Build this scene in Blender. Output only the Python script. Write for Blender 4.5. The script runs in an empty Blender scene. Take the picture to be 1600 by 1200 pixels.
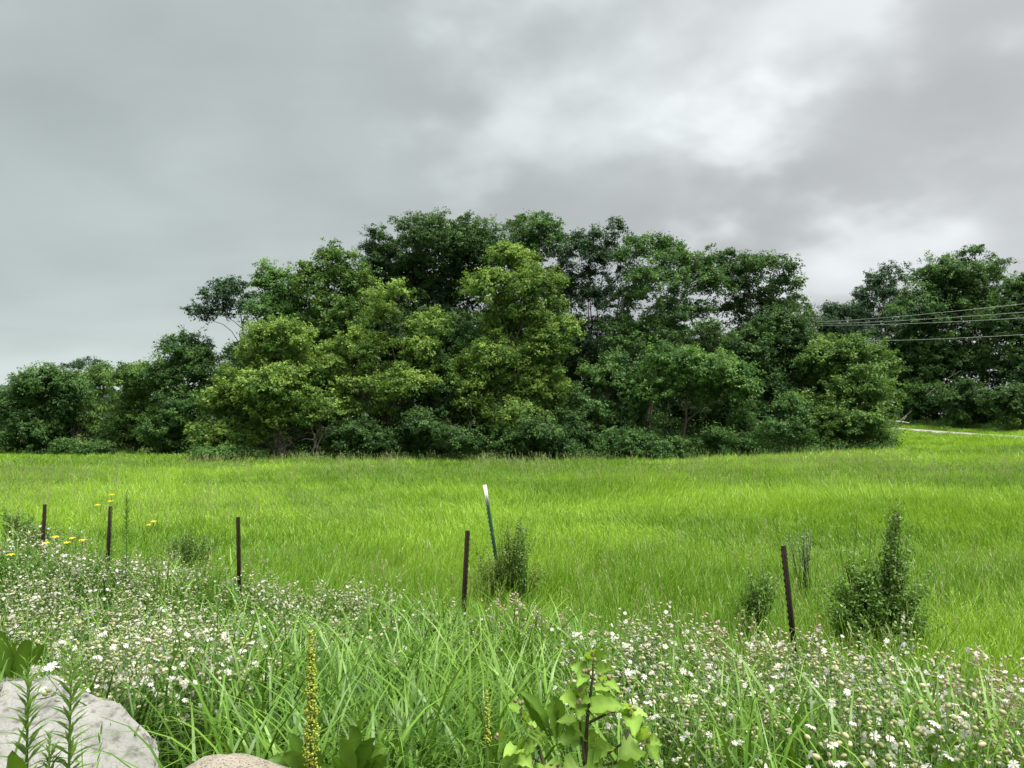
import bpy, bmesh, math, random
import numpy as np
from mathutils import Vector, Matrix, Euler

rng = np.random.default_rng(11)
random.seed(11)
PI = math.pi
scene = bpy.context.scene
C = scene.collection

# ------------------------------------------------------------------ camera, sky, sun, exposure
CZ = 2.3                                   # eye height above the field at the fence
PITCH = math.atan(55 / 1200)
cam_d = bpy.data.cameras.new('camera')
cam_d.lens = 27.0; cam_d.sensor_width = 36.0
cam_d.clip_start = 0.05; cam_d.clip_end = 4000
cam = bpy.data.objects.new('camera', cam_d); C.objects.link(cam)
cam.location = (0, 0, CZ); cam.rotation_euler = (PI / 2 + PITCH, 0, 0)
scene.camera = cam

SUN_EL, SUN_AZ = math.radians(69), math.radians(128)   # azimuth clockwise from +Y
SKY_GAIN = 1.42
sun_d = bpy.data.lights.new('sun', 'SUN')
sun_d.energy = 1.5; sun_d.angle = math.radians(42); sun_d.color = (1.0, 0.975, 0.92)
sun = bpy.data.objects.new('sun', sun_d); C.objects.link(sun)
sdir = Vector((math.sin(SUN_AZ) * math.cos(SUN_EL), math.cos(SUN_AZ) * math.cos(SUN_EL), math.sin(SUN_EL)))
sun.rotation_euler = sdir.to_track_quat('Z', 'Y').to_euler()
scene.view_settings.view_transform = 'Standard'; scene.view_settings.look = 'None'
EXPOSURE = 2.7
scene.view_settings.exposure = EXPOSURE; scene.view_settings.gamma = 1.0
scene.view_settings.use_curve_mapping = False

def build_world():
    w = bpy.data.worlds.new('World'); scene.world = w; w.use_nodes = True
    nt = w.node_tree; N = nt.nodes; L = nt.links
    N.clear()
    def nd(t, **k):
        n = N.new(t)
        for a, b in k.items(): setattr(n, a, b)
        return n
    def math_(op, a, b=None, c=None, clamp=False):
        n = nd('ShaderNodeMath', operation=op, use_clamp=clamp)
        for i, v in enumerate((a, b, c)):
            if v is None: continue
            if isinstance(v, (int, float)): n.inputs[i].default_value = v
            else: L.new(v, n.inputs[i])
        return n.outputs[0]
    def vmath(op, a, b=None):
        n = nd('ShaderNodeVectorMath', operation=op)
        for i, v in enumerate((a, b)):
            if v is None: continue
            if isinstance(v, tuple): n.inputs[i].default_value = v
            else: L.new(v, n.inputs[i])
        return n
    def sstep(x, a, b):
        n = nd('ShaderNodeMapRange', interpolation_type='SMOOTHSTEP')
        L.new(x, n.inputs[0]); n.inputs[1].default_value = a; n.inputs[2].default_value = b
        return n.outputs[0]
    sky = nd('ShaderNodeTexSky', sky_type='NISHITA', sun_disc=False)
    sky.sun_elevation = SUN_EL; sky.sun_rotation = SUN_AZ
    tc = nd('ShaderNodeTexCoord')
    d = vmath('NORMALIZE', tc.outputs['Generated']).outputs[0]
    sep = nd('ShaderNodeSeparateXYZ'); L.new(d, sep.inputs[0])
    z = math_('MAXIMUM', sep.outputs[2], 0.0)
    den = math_('ADD', z, 0.22)
    comb = nd('ShaderNodeCombineXYZ')
    L.new(math_('DIVIDE', sep.outputs[0], den), comb.inputs[0]); L.new(math_('DIVIDE', sep.outputs[1], den), comb.inputs[1])
    comb.inputs[2].default_value = 3.1
    P_ = comb.outputs[0]
    def noise(scale, detail, rough, off, dist=0.0, stretch=(1, 1, 1)):
        m = nd('ShaderNodeMapping'); m.inputs['Location'].default_value = off; m.inputs['Scale'].default_value = stretch
        L.new(P_, m.inputs[0])
        n = nd('ShaderNodeTexNoise'); n.inputs['Scale'].default_value = scale; n.inputs['Detail'].default_value = detail
        n.inputs['Roughness'].default_value = rough; n.inputs['Distortion'].default_value = dist
        L.new(m.outputs[0], n.inputs['Vector']); return n.outputs['Fac']
    n1 = noise(0.85, 3.0, 0.5, (2.3, 0.6, 0), 0.5)
    n2 = noise(2.1, 4.0, 0.5, (7.1, 4.2, 0), 0.35)
    n3 = noise(1.5, 3.0, 0.45, (1.7, 9.3, 0), 0.2, (0.5, 1.5, 1))
    n4n = nd('ShaderNodeTexNoise'); n4n.inputs['Scale'].default_value = 4.6; n4n.inputs['Detail'].default_value = 4; n4n.inputs['Roughness'].default_value = .45; n4n.inputs['Distortion'].default_value = .0
    n4m = nd('ShaderNodeMapping'); n4m.inputs['Location'].default_value = (4.7, 1.3, 2.2); n4m.inputs['Scale'].default_value = (1, 1, 1.7); L.new(d, n4m.inputs[0]); L.new(n4m.outputs[0], n4n.inputs['Vector'])
    n4 = math_('ADD', math_('MULTIPLY', sstep(n4n.outputs['Fac'], .30, .72), .75), .125)
    # the thin place in the cloud deck through which the light comes (upper right of the view)
    def lobe(az, el, inner, outer, wob):
        v = (math.sin(az) * math.cos(el), math.cos(az) * math.cos(el), math.sin(el))
        dt = vmath('DOT_PRODUCT', d, v).outputs['Value']
        dt = math_('ADD', dt, math_('MULTIPLY', math_('SUBTRACT', n4, 0.5), wob))
        return sstep(dt, math.cos(math.radians(outer)), math.cos(math.radians(inner)))
    gapA = lobe(math.radians(15), math.radians(32), 1, 25, 0.13)
    gapB = lobe(math.radians(19), math.radians(16), 1, 10, 0.05)
    gapC = lobe(math.radians(38), math.radians(22), 2, 26, 0.05)
    hor = math_('SUBTRACT', 1.0, sstep(z, 0.0, 0.16))
    b = math_('ADD', 0.545, math_('MULTIPLY', math_('SUBTRACT', n1, 0.5), 0.12))
    b = math_('ADD', b, math_('MULTIPLY', math_('SUBTRACT', n2, 0.5), 0.14))
    b = math_('ADD', b, math_('MULTIPLY', math_('SUBTRACT', n3, 0.5), 0.16))
    b = math_('ADD', b, math_('MULTIPLY', math_('SUBTRACT', n4, 0.5), 0.075))
    b = math_('ADD', b, math_('MULTIPLY', gapA, 0.27))
    b = math_('ADD', b, math_('MULTIPLY', gapB, 0.13))
    b = math_('ADD', b, math_('MULTIPLY', gapC, 0.03))
    b = math_('ADD', b, math_('MULTIPLY', hor, 0.27))
    b = math_('MAXIMUM', b, 0.1)
    # cool right, slightly greenish left, nearly neutral where it is bright
    tx = sstep(sep.outputs[0], -0.55, 0.5)
    mixc = nd('ShaderNodeMix', data_type='RGBA'); L.new(tx, mixc.inputs[0])
    mixc.inputs[6].default_value = (0.885, 1.0, 0.975, 1); mixc.inputs[7].default_value = (0.955, 0.99, 1.0, 1)
    mul = nd('ShaderNodeVectorMath', operation='SCALE'); L.new(mixc.outputs[2], mul.inputs[0])
    L.new(math_('MULTIPLY', b, 10.0 * SKY_GAIN / 2 ** EXPOSURE), mul.inputs['Scale'])
    mx = nd('ShaderNodeMix', data_type='RGBA'); mx.inputs[0].default_value = 0.985
    L.new(sky.outputs[0], mx.inputs[6]); L.new(mul.outputs[0], mx.inputs[7])
    bg = nd('ShaderNodeBackground'); bg.inputs[1].default_value = 0.07
    L.new(mx.outputs[2], bg.inputs[0])
    out = nd('ShaderNodeOutputWorld'); L.new(bg.outputs[0], out.inputs[0])
build_world()
scene.cycles.max_bounces = 4; scene.cycles.diffuse_bounces = 2; scene.cycles.glossy_bounces = 1
scene.cycles.transmission_bounces = 2; scene.cycles.transparent_max_bounces = 2

# ------------------------------------------------------------------ helpers
def P(px, py, D):
    """point on the ray through a pixel of the 1600x1200 photograph, at depth D in metres"""
    u = (px - 800) / 1200; v = (600 - py) / 1200
    dy = math.cos(PITCH) - v * math.sin(PITCH); dz = math.sin(PITCH) + v * math.cos(PITCH)
    return np.array([u * D / dy, D, CZ + dz * D / dy])

def sm(x, a, b):
    t = np.clip((np.asarray(x, float) - a) / (b - a), 0, 1); return t * t * (3 - 2 * t)

_tab = np.random.default_rng(5).random((64, 64))
def vnoise(x, y):
    x = np.asarray(x, float); y = np.asarray(y, float)
    xi = np.floor(x).astype(int); yi = np.floor(y).astype(int)
    fx = x - xi; fy = y - yi; fx = fx * fx * (3 - 2 * fx); fy = fy * fy * (3 - 2 * fy)
    t = lambda a, b: _tab[a % 64, b % 64]
    return (t(xi, yi) * (1 - fx) + t(xi + 1, yi) * fx) * (1 - fy) + (t(xi, yi + 1) * (1 - fx) + t(xi + 1, yi + 1) * fx) * fy
def fbm(x, y, o=4):
    s = 0; a = 0.5; n = 0
    for i in range(o):
        s = s + a * vnoise(x * 2 ** i + 17.3 * i, y * 2 ** i + 5.1 * i); n += a; a *= 0.5
    return s / n

def gz(x, y):
    x = np.asarray(x, float); y = np.asarray(y, float)
    zl = np.interp(y, [-50, 8, 30, 58, 75, 100, 400, 1500], [0, 0, -.38, -.80, -1.2, -1.5, -1, 6])
    zr = np.interp(y, [-50, 8, 30, 45, 57, 66, 75, 82, 90, 100, 130, 400, 1500], [0, 0, -.10, -.13, -.02, .18, .48, .76, 1.12, 1.65, 2.9, 4, 8])
    w = sm(x / np.maximum(y, 10), .12, .5)
    z = zl * (1 - w) + zr * w
    z = z + .7 * (1 - sm(y + .2 * np.clip(x, -8, 8), 1.5, 6.2))
    z = z + (fbm(x * .13, y * .13, 3) - .5) * .25 * sm(y, 9, 22) * (1 - .5 * sm(y, 60, 80))
    z = z + .24 * sm(-x, 3, 7) * sm(y, 4, 7) * (1 - sm(y, 10.5, 16))
    return z
def gzf(x, y): return float(gz(x, y))
def fence_y(x): return 8.05 - .42 * np.clip(x, -14, 9)

def verge_y(x): return np.interp(x, [-14, -3, -.5, 2.5, 5, 9], [14, 9.1, 7.4, 5.8, 5.0, 4.5])

def mesh_from(name, V, quads=None, tris=None, attrs=None, smooth=False):
    V = np.asarray(V, np.float32).reshape(-1, 3)
    me = bpy.data.meshes.new(name)
    q = np.zeros((0, 4), np.int32) if quads is None else np.asarray(quads, np.int32).reshape(-1, 4)
    t = np.zeros((0, 3), np.int32) if tris is None else np.asarray(tris, np.int32).reshape(-1, 3)
    me.vertices.add(len(V)); me.vertices.foreach_set('co', V.ravel())
    me.loops.add(q.size + t.size); me.loops.foreach_set('vertex_index', np.concatenate([q.ravel(), t.ravel()]).astype(np.int32))
    n = len(q) + len(t); me.polygons.add(n)
    ls = np.concatenate([np.arange(len(q)) * 4, q.size + np.arange(len(t)) * 3]).astype(np.int32)
    me.polygons.foreach_set('loop_start', ls)
    if smooth: me.polygons.foreach_set('use_smooth', np.ones(n, bool))
    for k, v in (attrs or {}).items():
        a = me.attributes.new(k, 'FLOAT', 'POINT'); a.data.foreach_set('value', np.asarray(v, np.float32))
    me.update(calc_edges=True)
    return me

class MB:
    """collects small shapes into one mesh"""
    def __init__(s): s.V = []; s.Q = []; s.T = []; s.A = []; s.n = 0
    def add(s, V, Q=None, T=None, tint=.5):
        V = np.asarray(V, float).reshape(-1, 3)
        if Q is not None and len(Q): s.Q.append(np.asarray(Q, int).reshape(-1, 4) + s.n)
        if T is not None and len(T): s.T.append(np.asarray(T, int).reshape(-1, 3) + s.n)
        s.V.append(V); s.A.append(np.full(len(V), tint) if np.isscalar(tint) else np.asarray(tint)); s.n += len(V)
    def tube(s, pts, rad, sides=5, tint=.5, cap=True):
        pts = np.asarray(pts, float); k = len(pts)
        rad = np.full(k, rad) if np.isscalar(rad) else np.asarray(rad, float)
        tg = np.gradient(pts, axis=0); tg /= np.linalg.norm(tg, axis=1, keepdims=True) + 1e-9
        ref = np.array([0.31, 0.95, 0.05]) if abs(tg[0][2]) > .7 else np.array([0, 0, 1.0])
        a = np.cross(tg, ref); a /= np.linalg.norm(a, axis=1, keepdims=True) + 1e-9
        b = np.cross(tg, a)
        th = np.arange(sides) * 2 * PI / sides
        V = (pts[:, None] + rad[:, None, None] * (np.cos(th)[None, :, None] * a[:, None] + np.sin(th)[None, :, None] * b[:, None])).reshape(-1, 3)
        Q = []
        for i in range(k - 1):
            for j in range(sides):
                j2 = (j + 1) % sides
                Q.append((i * sides + j, i * sides + j2, (i + 1) * sides + j2, (i + 1) * sides + j))
        T = []
        if cap:
            V = np.vstack([V, pts[-1]]); c = len(V) - 1
            T = [((k - 1) * sides + j, (k - 1) * sides + (j + 1) % sides, c) for j in range(sides)]
        s.add(V, Q, T, tint)
    def leaf(s, base, direc, up, L, W, prof=((0, .05), (.25, .75), (.5, 1), (.8, .6), (1, .02)), droop=.3, fold=.12, tint=.5, wave=0):
        """a leaf as a folded strip along its midrib"""
        base = np.asarray(base, float); d = np.asarray(direc, float); d /= np.linalg.norm(d) + 1e-9
        up = np.asarray(up, float); up = up - d * (up @ d); up /= np.linalg.norm(up) + 1e-9
        sd = np.cross(d, up)
        V = []; 
        for i, (t, w) in enumerate(prof):
            c = base + d * L * t * (1 - .25 * droop * t) - np.array([0, 0, 1]) * droop * L * t * t * .7
            wv = wave * W * (1 if i % 2 else -1)
            V += [c - sd * W * .5 * w + up * (fold * W * w + wv), c, c + sd * W * .5 * w + up * (fold * W * w - wv)]
        Q = []
        for i in range(len(prof) - 1):
            o = i * 3; Q += [(o, o + 1, o + 4, o + 3), (o + 1, o + 2, o + 5, o + 4)]
        s.add(V, Q, None, np.tile([max(0, tint - .12), min(1.2, tint + .35), max(0, tint - .12)], len(prof)) if np.isscalar(tint) else tint)
    def blade(s, base, ang, L, W, lean, bend, nseg=4, tint=.5, twist=0):
        """a grass blade: starts upright, leans and bends over"""
        p = np.array(base, float); h = np.array([math.cos(ang), math.sin(ang), 0]); sd = np.array([-math.sin(ang + twist), math.cos(ang + twist), 0])
        th = lean; V = []; st = L / nseg
        for i in range(nseg + 1):
            t = i / nseg; w = W * .5 * min(1, .55 + 1.6 * t) * (1 - t ** 2.2)
            if i == nseg: V.append(p.copy())
            else: V += [p - sd * w, p + sd * w]
            p = p + st * (h * math.sin(th) + np.array([0, 0, 1]) * math.cos(th)); th += bend / nseg * (0.25 + 2.2 * t * t)
        Q = [(2 * i, 2 * i + 1, 2 * i + 3, 2 * i + 2) for i in range(nseg - 1)]
        T = [(2 * nseg - 2, 2 * nseg - 1, 2 * nseg)]
        s.add(V, Q, T, tint)
    def ball(s, c, r, axis=(0, 0, 1), el=1.0, seg=6, rings=4, tint=.5):
        ax = Vector(axis).normalized(); M = np.array(ax.to_track_quat('Z', 'Y').to_matrix())
        V = [(0, 0, -r * el)]
        for i in range(1, rings):
            f = PI * i / rings - PI / 2
            for j in range(seg):
                a = 2 * PI * j / seg; V.append((r * math.cos(f) * math.cos(a), r * math.cos(f) * math.sin(a), r * el * math.sin(f)))
        V.append((0, 0, r * el)); V = np.array(V) @ M.T + np.asarray(c)
        T = [(0, 1 + (j + 1) % seg, 1 + j) for j in range(seg)]; Q = []
        for i in range(rings - 2):
            for j in range(seg):
                a = 1 + i * seg; Q.append((a + j, a + (j + 1) % seg, a + seg + (j + 1) % seg, a + seg + j))
        e = 1 + (rings - 2) * seg; T += [(e + j, e + (j + 1) % seg, e + seg) for j in range(seg)]
        s.add(V, Q, T, tint)
    def box(s, lo, hi, tint=.5, M=None):
        x0, y0, z0 = lo; x1, y1, z1 = hi
        V = np.array([(x0, y0, z0), (x1, y0, z0), (x1, y1, z0), (x0, y1, z0), (x0, y0, z1), (x1, y0, z1), (x1, y1, z1), (x0, y1, z1)], float)
        if M is not None: V = V @ np.asarray(M).T
        s.add(V, [(0, 3, 2, 1), (4, 5, 6, 7), (0, 1, 5, 4), (1, 2, 6, 5), (2, 3, 7, 6), (3, 0, 4, 7)], None, tint)
    def mesh(s, name, smooth=False):
        return mesh_from(name, np.vstack(s.V), np.vstack(s.Q) if s.Q else None, np.vstack(s.T) if s.T else None, {'tint': np.concatenate(s.A)}, smooth)
    def build(s, name, mat, parent=None, smooth=False, loc=None):
        return obj(name, s.mesh(name, smooth), mat, parent, loc)

def obj(name, me, mat=None, parent=None, loc=None):
    if mat is not None and len(me.materials) == 0: me.materials.append(mat)
    o = bpy.data.objects.new(name, me); C.objects.link(o)
    if parent is not None: o.parent = parent
    if loc is not None: o.location = loc
    return o
def tag(o, label=None, cat=None, group=None, kind=None):
    if label: o['label'] = label
    if cat: o['category'] = cat
    if group: o['group'] = group
    if kind: o['kind'] = kind
    return o
def thing(name, label, cat, loc=(0, 0, 0), rz=0, group=None):
    o = bpy.data.objects.new(name, None); C.objects.link(o); o.empty_display_size = .2
    o.location = loc; o.rotation_euler = (0, 0, rz)
    return tag(o, label, cat, group)
def dup(root, loc, rz, scale=1.0, tilt=(0, 0)):
    r = root.copy(); C.objects.link(r); r.location = loc; r.rotation_euler = (tilt[0], tilt[1], rz); r.scale = (scale,) * 3
    for ch in root.children:
        c = ch.copy(); C.objects.link(c); c.parent = r
        for g in ch.children:
            e = g.copy(); C.objects.link(e); e.parent = c
    return r

# ------------------------------------------------------------------ materials
def mat_base(name):
    m = bpy.data.materials.new(name); m.use_nodes = True
    nt = m.node_tree; b = nt.nodes['Principled BSDF']; return m, nt, b
def leaf_mat(name, c0, c1, transl=.35, rough=.5, spec=.35, instanced=False, tcol=(1.15, 1.1, .55)):
    """two tones mixed by each leaf's own tint; light passes through the blade"""
    m, nt, b = mat_base(name); N = nt.nodes; L = nt.links
    a = N.new('ShaderNodeAttribute'); a.attribute_name = 'tint'; fac = a.outputs['Fac']
    if instanced:
        a2 = N.new('ShaderNodeAttribute'); a2.attribute_type = 'INSTANCER'; a2.attribute_name = 'patch'
        mm = N.new('ShaderNodeMath'); mm.operation = 'MULTIPLY_ADD'; mm.inputs[1].default_value = .45
        L.new(a.outputs['Fac'], mm.inputs[0])
        m2 = N.new('ShaderNodeMath'); m2.operation = 'MULTIPLY'; m2.inputs[1].default_value = .55
        L.new(a2.outputs['Fac'], m2.inputs[0]); L.new(m2.outputs[0], mm.inputs[2]); fac = mm.outputs[0]
    mix = N.new('ShaderNodeMix'); mix.data_type = 'RGBA'; L.new(fac, mix.inputs[0])
    mix.inputs[6].default_value = (*c0, 1); mix.inputs[7].default_value = (*c1, 1)
    col = mix.outputs[2]
    L.new(col, b.inputs['Base Color']); b.inputs['Roughness'].default_value = rough; b.inputs['Specular IOR Level'].default_value = spec
    tr = N.new('ShaderNodeBsdfTranslucent')
    tm = N.new('ShaderNodeMix'); tm.data_type = 'RGBA'; tm.blend_type = 'MULTIPLY'; tm.inputs[0].default_value = 1
    L.new(col, tm.inputs[6]); tm.inputs[7].default_value = (*tcol, 1); L.new(tm.outputs[2], tr.inputs[0])
    ms = N.new('ShaderNodeMixShader'); ms.inputs[0].default_value = transl
    L.new(b.outputs[0], ms.inputs[1]); L.new(tr.outputs[0], ms.inputs[2]); L.new(ms.outputs[0], N['Material Output'].inputs[0])
    return m
def noise_mat(name, c0, c1, scale=5, detail=6, rough=.85, bump=.3, bscale=None, spec=.3, c2=None, s2=40, f2=(.55, .7), dist=.02):
    m, nt, b = mat_base(name); N = nt.nodes; L = nt.links
    tc = N.new('ShaderNodeTexCoord')
    n = N.new('ShaderNodeTexNoise'); n.inputs['Scale'].default_value = scale; n.inputs['Detail'].default_value = detail; n.inputs['Roughness'].default_value = .62
    L.new(tc.outputs['Object'], n.inputs['Vector'])
    r = N.new('ShaderNodeMapRange'); r.inputs[1].default_value = .3; r.inputs[2].default_value = .7; L.new(n.outputs['Fac'], r.inputs[0])
    mix = N.new('ShaderNodeMix'); mix.data_type = 'RGBA'; L.new(r.outputs[0], mix.inputs[0])
    mix.inputs[6].default_value = (*c0, 1); mix.inputs[7].default_value = (*c1, 1); col = mix.outputs[2]
    if c2 is not None:
        k = N.new('ShaderNodeTexNoise'); k.inputs['Scale'].default_value = s2; k.inputs['Detail'].default_value = 3; L.new(tc.outputs['Object'], k.inputs['Vector'])
        r2 = N.new('ShaderNodeMapRange'); r2.inputs[1].default_value = f2[0]; r2.inputs[2].default_value = f2[1]; L.new(k.outputs['Fac'], r2.inputs[0])
        m2 = N.new('ShaderNodeMix'); m2.data_type = 'RGBA'; L.new(r2.outputs[0], m2.inputs[0]); L.new(col, m2.inputs[6]); m2.inputs[7].default_value = (*c2, 1); col = m2.outputs[2]
    L.new(col, b.inputs['Base Color']); b.inputs['Roughness'].default_value = rough; b.inputs['Specular IOR Level'].default_value = spec
    if bump:
        bn = N.new('ShaderNodeTexNoise'); bn.inputs['Scale'].default_value = bscale or scale * 4; bn.inputs['Detail'].default_value = 8; bn.inputs['Roughness'].default_value = .65
        L.new(tc.outputs['Object'], bn.inputs['Vector'])
        bp = N.new('ShaderNodeBump'); bp.inputs['Strength'].default_value = bump; bp.inputs['Distance'].default_value = dist
        L.new(bn.outputs['Fac'], bp.inputs['Height']); L.new(bp.outputs[0], b.inputs['Normal'])
    return m

M = {}
M['ground'] = noise_mat('meadow_soil', (.045, .075, .014), (.075, .115, .02), scale=.9, rough=.95, bump=.5, bscale=6, spec=.1, c2=(.05, .045, .02), s2=3.0, f2=(.58, .8))
M['field_grass'] = leaf_mat('field_grass_blade', (.070, .185, .009), (.36, .57, .060), transl=.40, rough=.42, spec=.4, instanced=True, tcol=(1.2, 1.1, .5))
M['verge_grass'] = leaf_mat('verge_grass_blade', (.022, .080, .004), (.200, .360, .050), transl=.24, rough=.42, spec=.35, instanced=True, tcol=(1.15, 1.15, .5))
M['pale_seed'] = leaf_mat('pale_seed_head', (.17, .24, .06), (.42, .46, .22), transl=.3, instanced=True)
M['straw'] = leaf_mat('straw', (.30, .25, .11), (.48, .42, .22), transl=.25)
M['stem'] = leaf_mat('green_stem', (.03, .07, .012), (.08, .14, .03), transl=.1)
M['herb'] = leaf_mat('herb_leaf', (.022, .058, .010), (.075, .155, .028), transl=.25)
M['calyx'] = leaf_mat('pale_calyx', (.27, .35, .11), (.62, .57, .37), transl=.4, tcol=(1, 1, .8))
M['dry_calyx'] = leaf_mat('dry_calyx', (.42, .36, .23), (.60, .54, .39), transl=.4, tcol=(1, .95, .8))
M['petal'] = leaf_mat('white_petal', (.60, .58, .53), (.72, .70, .66), transl=.3, tcol=(1, 1, 1))
M['dry_stem'] = leaf_mat('dry_stem', (.16, .13, .06), (.26, .21, .11), transl=.1)
M['yellow_petal'] = leaf_mat('yellow_petal', (.72, .50, .02), (.82, .64, .05), transl=.35, tcol=(1, .95, .6))
M['burdock'] = leaf_mat('broad_fresh_leaf', (.17, .32, .04), (.34, .52, .10), transl=.45, rough=.5, tcol=(1.15, 1.1, .5))
M['dock'] = leaf_mat('dock_leaf', (.075, .165, .018), (.15, .275, .035), transl=.45, rough=.45)
M['dock_seed'] = leaf_mat('dock_seed', (.26, .32, .03), (.48, .54, .09), transl=.3)
M['purple_stem'] = noise_mat('purple_stem', (.045, .03, .022), (.09, .075, .035), scale=20, bump=.1, rough=.6)
M['horseweed'] = leaf_mat('narrow_herb_leaf', (.075, .165, .022), (.16, .29, .04), transl=.35)
M['shrub_leaf'] = leaf_mat('shrub_leaf', (.075, .165, .028), (.225, .385, .080), transl=.40, spec=.4)
M['shrub_fine'] = leaf_mat('fine_shrub_leaf', (.11, .18, .03), (.26, .36, .09), transl=.4)
M['grey_plume'] = leaf_mat('grey_plume', (.20, .26, .17), (.34, .38, .28), transl=.3)
M['bark'] = noise_mat('bark', (.055, .045, .035), (.12, .105, .085), scale=3, bump=.6, bscale=14, spec=.15)
M['dead_wood'] = noise_mat('dead_wood', (.09, .08, .065), (.17, .15, .125), scale=5, bump=.4, bscale=20, spec=.15)
M['pale_wood'] = noise_mat('weathered_log', (.42, .38, .32), (.58, .54, .47), scale=3, bump=.4, bscale=16, spec=.15)
M['rust'] = noise_mat('rusted_steel', (.008, .006, .004), (.022, .014, .009), scale=30, bump=.25, bscale=120, rough=.85, spec=.12, dist=.002)
M['green_paint'] = noise_mat('dark_green_paint', (.006, .03, .014), (.012, .045, .022), scale=25, bump=.15, bscale=100, rough=.75, spec=.15, dist=.002, c2=(.06, .04, .025), s2=60, f2=(.62, .72))
M['white_paint'] = noise_mat('chipped_white_paint', (.62, .62, .60), (.78, .78, .76), scale=18, bump=.15, bscale=90, rough=.6, dist=.002, c2=(.16, .15, .13), s2=55, f2=(.60, .68))
M['limestone'] = noise_mat('pale_limestone', (.24, .24, .22), (.37, .365, .34), scale=4.5, bump=1.0, bscale=34, rough=.95, spec=.1, c2=(.12, .115, .095), s2=22, f2=(.50, .74), dist=.03)
M['granite'] = noise_mat('tan_granite', (.23, .20, .155), (.35, .315, .26), scale=9, bump=.9, bscale=80, rough=.9, spec=.2, c2=(.10, .08, .065), s2=150, f2=(.52, .66), dist=.012)
M['gravel'] = noise_mat('pale_gravel', (.22, .215, .19), (.30, .29, .265), scale=3, bump=.4, bscale=30, rough=.95, spec=.1)
M['wire'] = noise_mat('wire_alloy', (.42, .44, .44), (.5, .52, .52), scale=2, bump=0, rough=.5, spec=.5)
M['pole'] = noise_mat('pole_wood', (.10, .075, .05), (.18, .14, .10), scale=4, bump=.5, bscale=20)
M['ceramic'] = noise_mat('glazed_ceramic', (.12, .10, .09), (.2, .17, .15), scale=4, bump=0, rough=.3)
M['bird'] = noise_mat('black_feather', (.006, .006, .008), (.014, .014, .018), scale=20, bump=.2, rough=.6)
M['hill'] = noise_mat('far_wooded_hill', (.035, .06, .045), (.06, .09, .065), scale=.15, bump=1.0, bscale=.6, dist=3)

# ------------------------------------------------------------------ the ground
def axis(fine, step, *segs):
    a = list(np.arange(fine[0], fine[1], step))
    for end, st in segs: a += list(np.arange(a[-1] + st, end, st))
    return np.array(a)
ys = axis((-12, 16), .33, (120, 1.1), (300, 14), (1500, 80))
xp = axis((0, 14), .4, (75, 1.3), (200, 12), (1200, 80)); xs = np.concatenate([-xp[:0:-1], xp])
gx, gy = np.meshgrid(xs, ys); nx, ny = len(xs), len(ys)
ii, jj = np.meshgrid(np.arange(nx - 1), np.arange(ny - 1)); k0 = (jj * nx + ii).ravel()
ground = obj('field_ground', mesh_from('field_ground', np.stack([gx, gy, gz(gx, gy)], -1), np.stack([k0, k0 + 1, k0 + 1 + nx, k0 + nx], -1), smooth=True), M['ground'])
tag(ground, kind='structure')

# gravel trail at the right, in front of the far trees
def trail():
    ctl = [(58, 56), (53.5, 66), (50.0, 75), (47.8, 82), (45.4, 90), (43.5, 97), (38, 110), (28, 124)]
    t = np.linspace(0, len(ctl) - 1, 120); cx = np.interp(t, range(len(ctl)), [c[0] for c in ctl]); cy = np.interp(t, range(len(ctl)), [c[1] for c in ctl])
    for _ in range(30): cx[1:-1] = (cx[:-2] + cx[2:] + 2 * cx[1:-1]) / 4; cy[1:-1] = (cy[:-2] + cy[2:] + 2 * cy[1:-1]) / 4
    tx, ty = np.gradient(cx), np.gradient(cy); l = np.hypot(tx, ty); sx, sy = ty / l, -tx / l
    V = []; W = 1.25; offs = (-W - .25, -W, -W / 2, 0, W / 2, W, W + .25); lift = (-.1, .07, .09, .1, .09, .07, -.1)
    for i in range(120):
        zc = [gzf(cx[i] + sx[i] * o, cy[i] + sy[i] * o) for o in offs]
        for o, lf, zz in zip(offs, lift, zc): V.append((cx[i] + sx[i] * o, cy[i] + sy[i] * o, zz + lf))
    n = len(offs); Q = [(i * n + j, i * n + j + 1, (i + 1) * n + j + 1, (i + 1) * n + j) for i in range(119) for j in range(n - 1)]
    tag(obj('gravel_path', mesh_from('gravel_path', V, Q), M['gravel']), kind='structure')
    return cx, cy
trail_x, trail_y = trail()
def trail_dist(x, y): return np.min(np.hypot(x[:, None] - trail_x[None], y[:, None] - trail_y[None]), axis=1)

# far hill seen as a sliver at the left edge
def hill():
    xs_ = np.linspace(-620, 60, 90); ys_ = np.linspace(430, 760, 30); X, Y = np.meshgrid(xs_, ys_)
    H = 34 * np.exp(-((X + 380) / 190) ** 2) * np.exp(-((Y - 600) / 110) ** 2) + 7 * (fbm(X * .05, Y * .05, 4) - .4) - 6
    n = len(xs_); a, b = np.meshgrid(np.arange(n - 1), np.arange(len(ys_) - 1)); k = (b * n + a).ravel()
    tag(obj('hill', mesh_from('hill', np.stack([X, Y, H], -1), np.stack([k, k + 1, k + 1 + n, k + n], -1), smooth=True), M['hill']), kind='structure')
hill()

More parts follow.
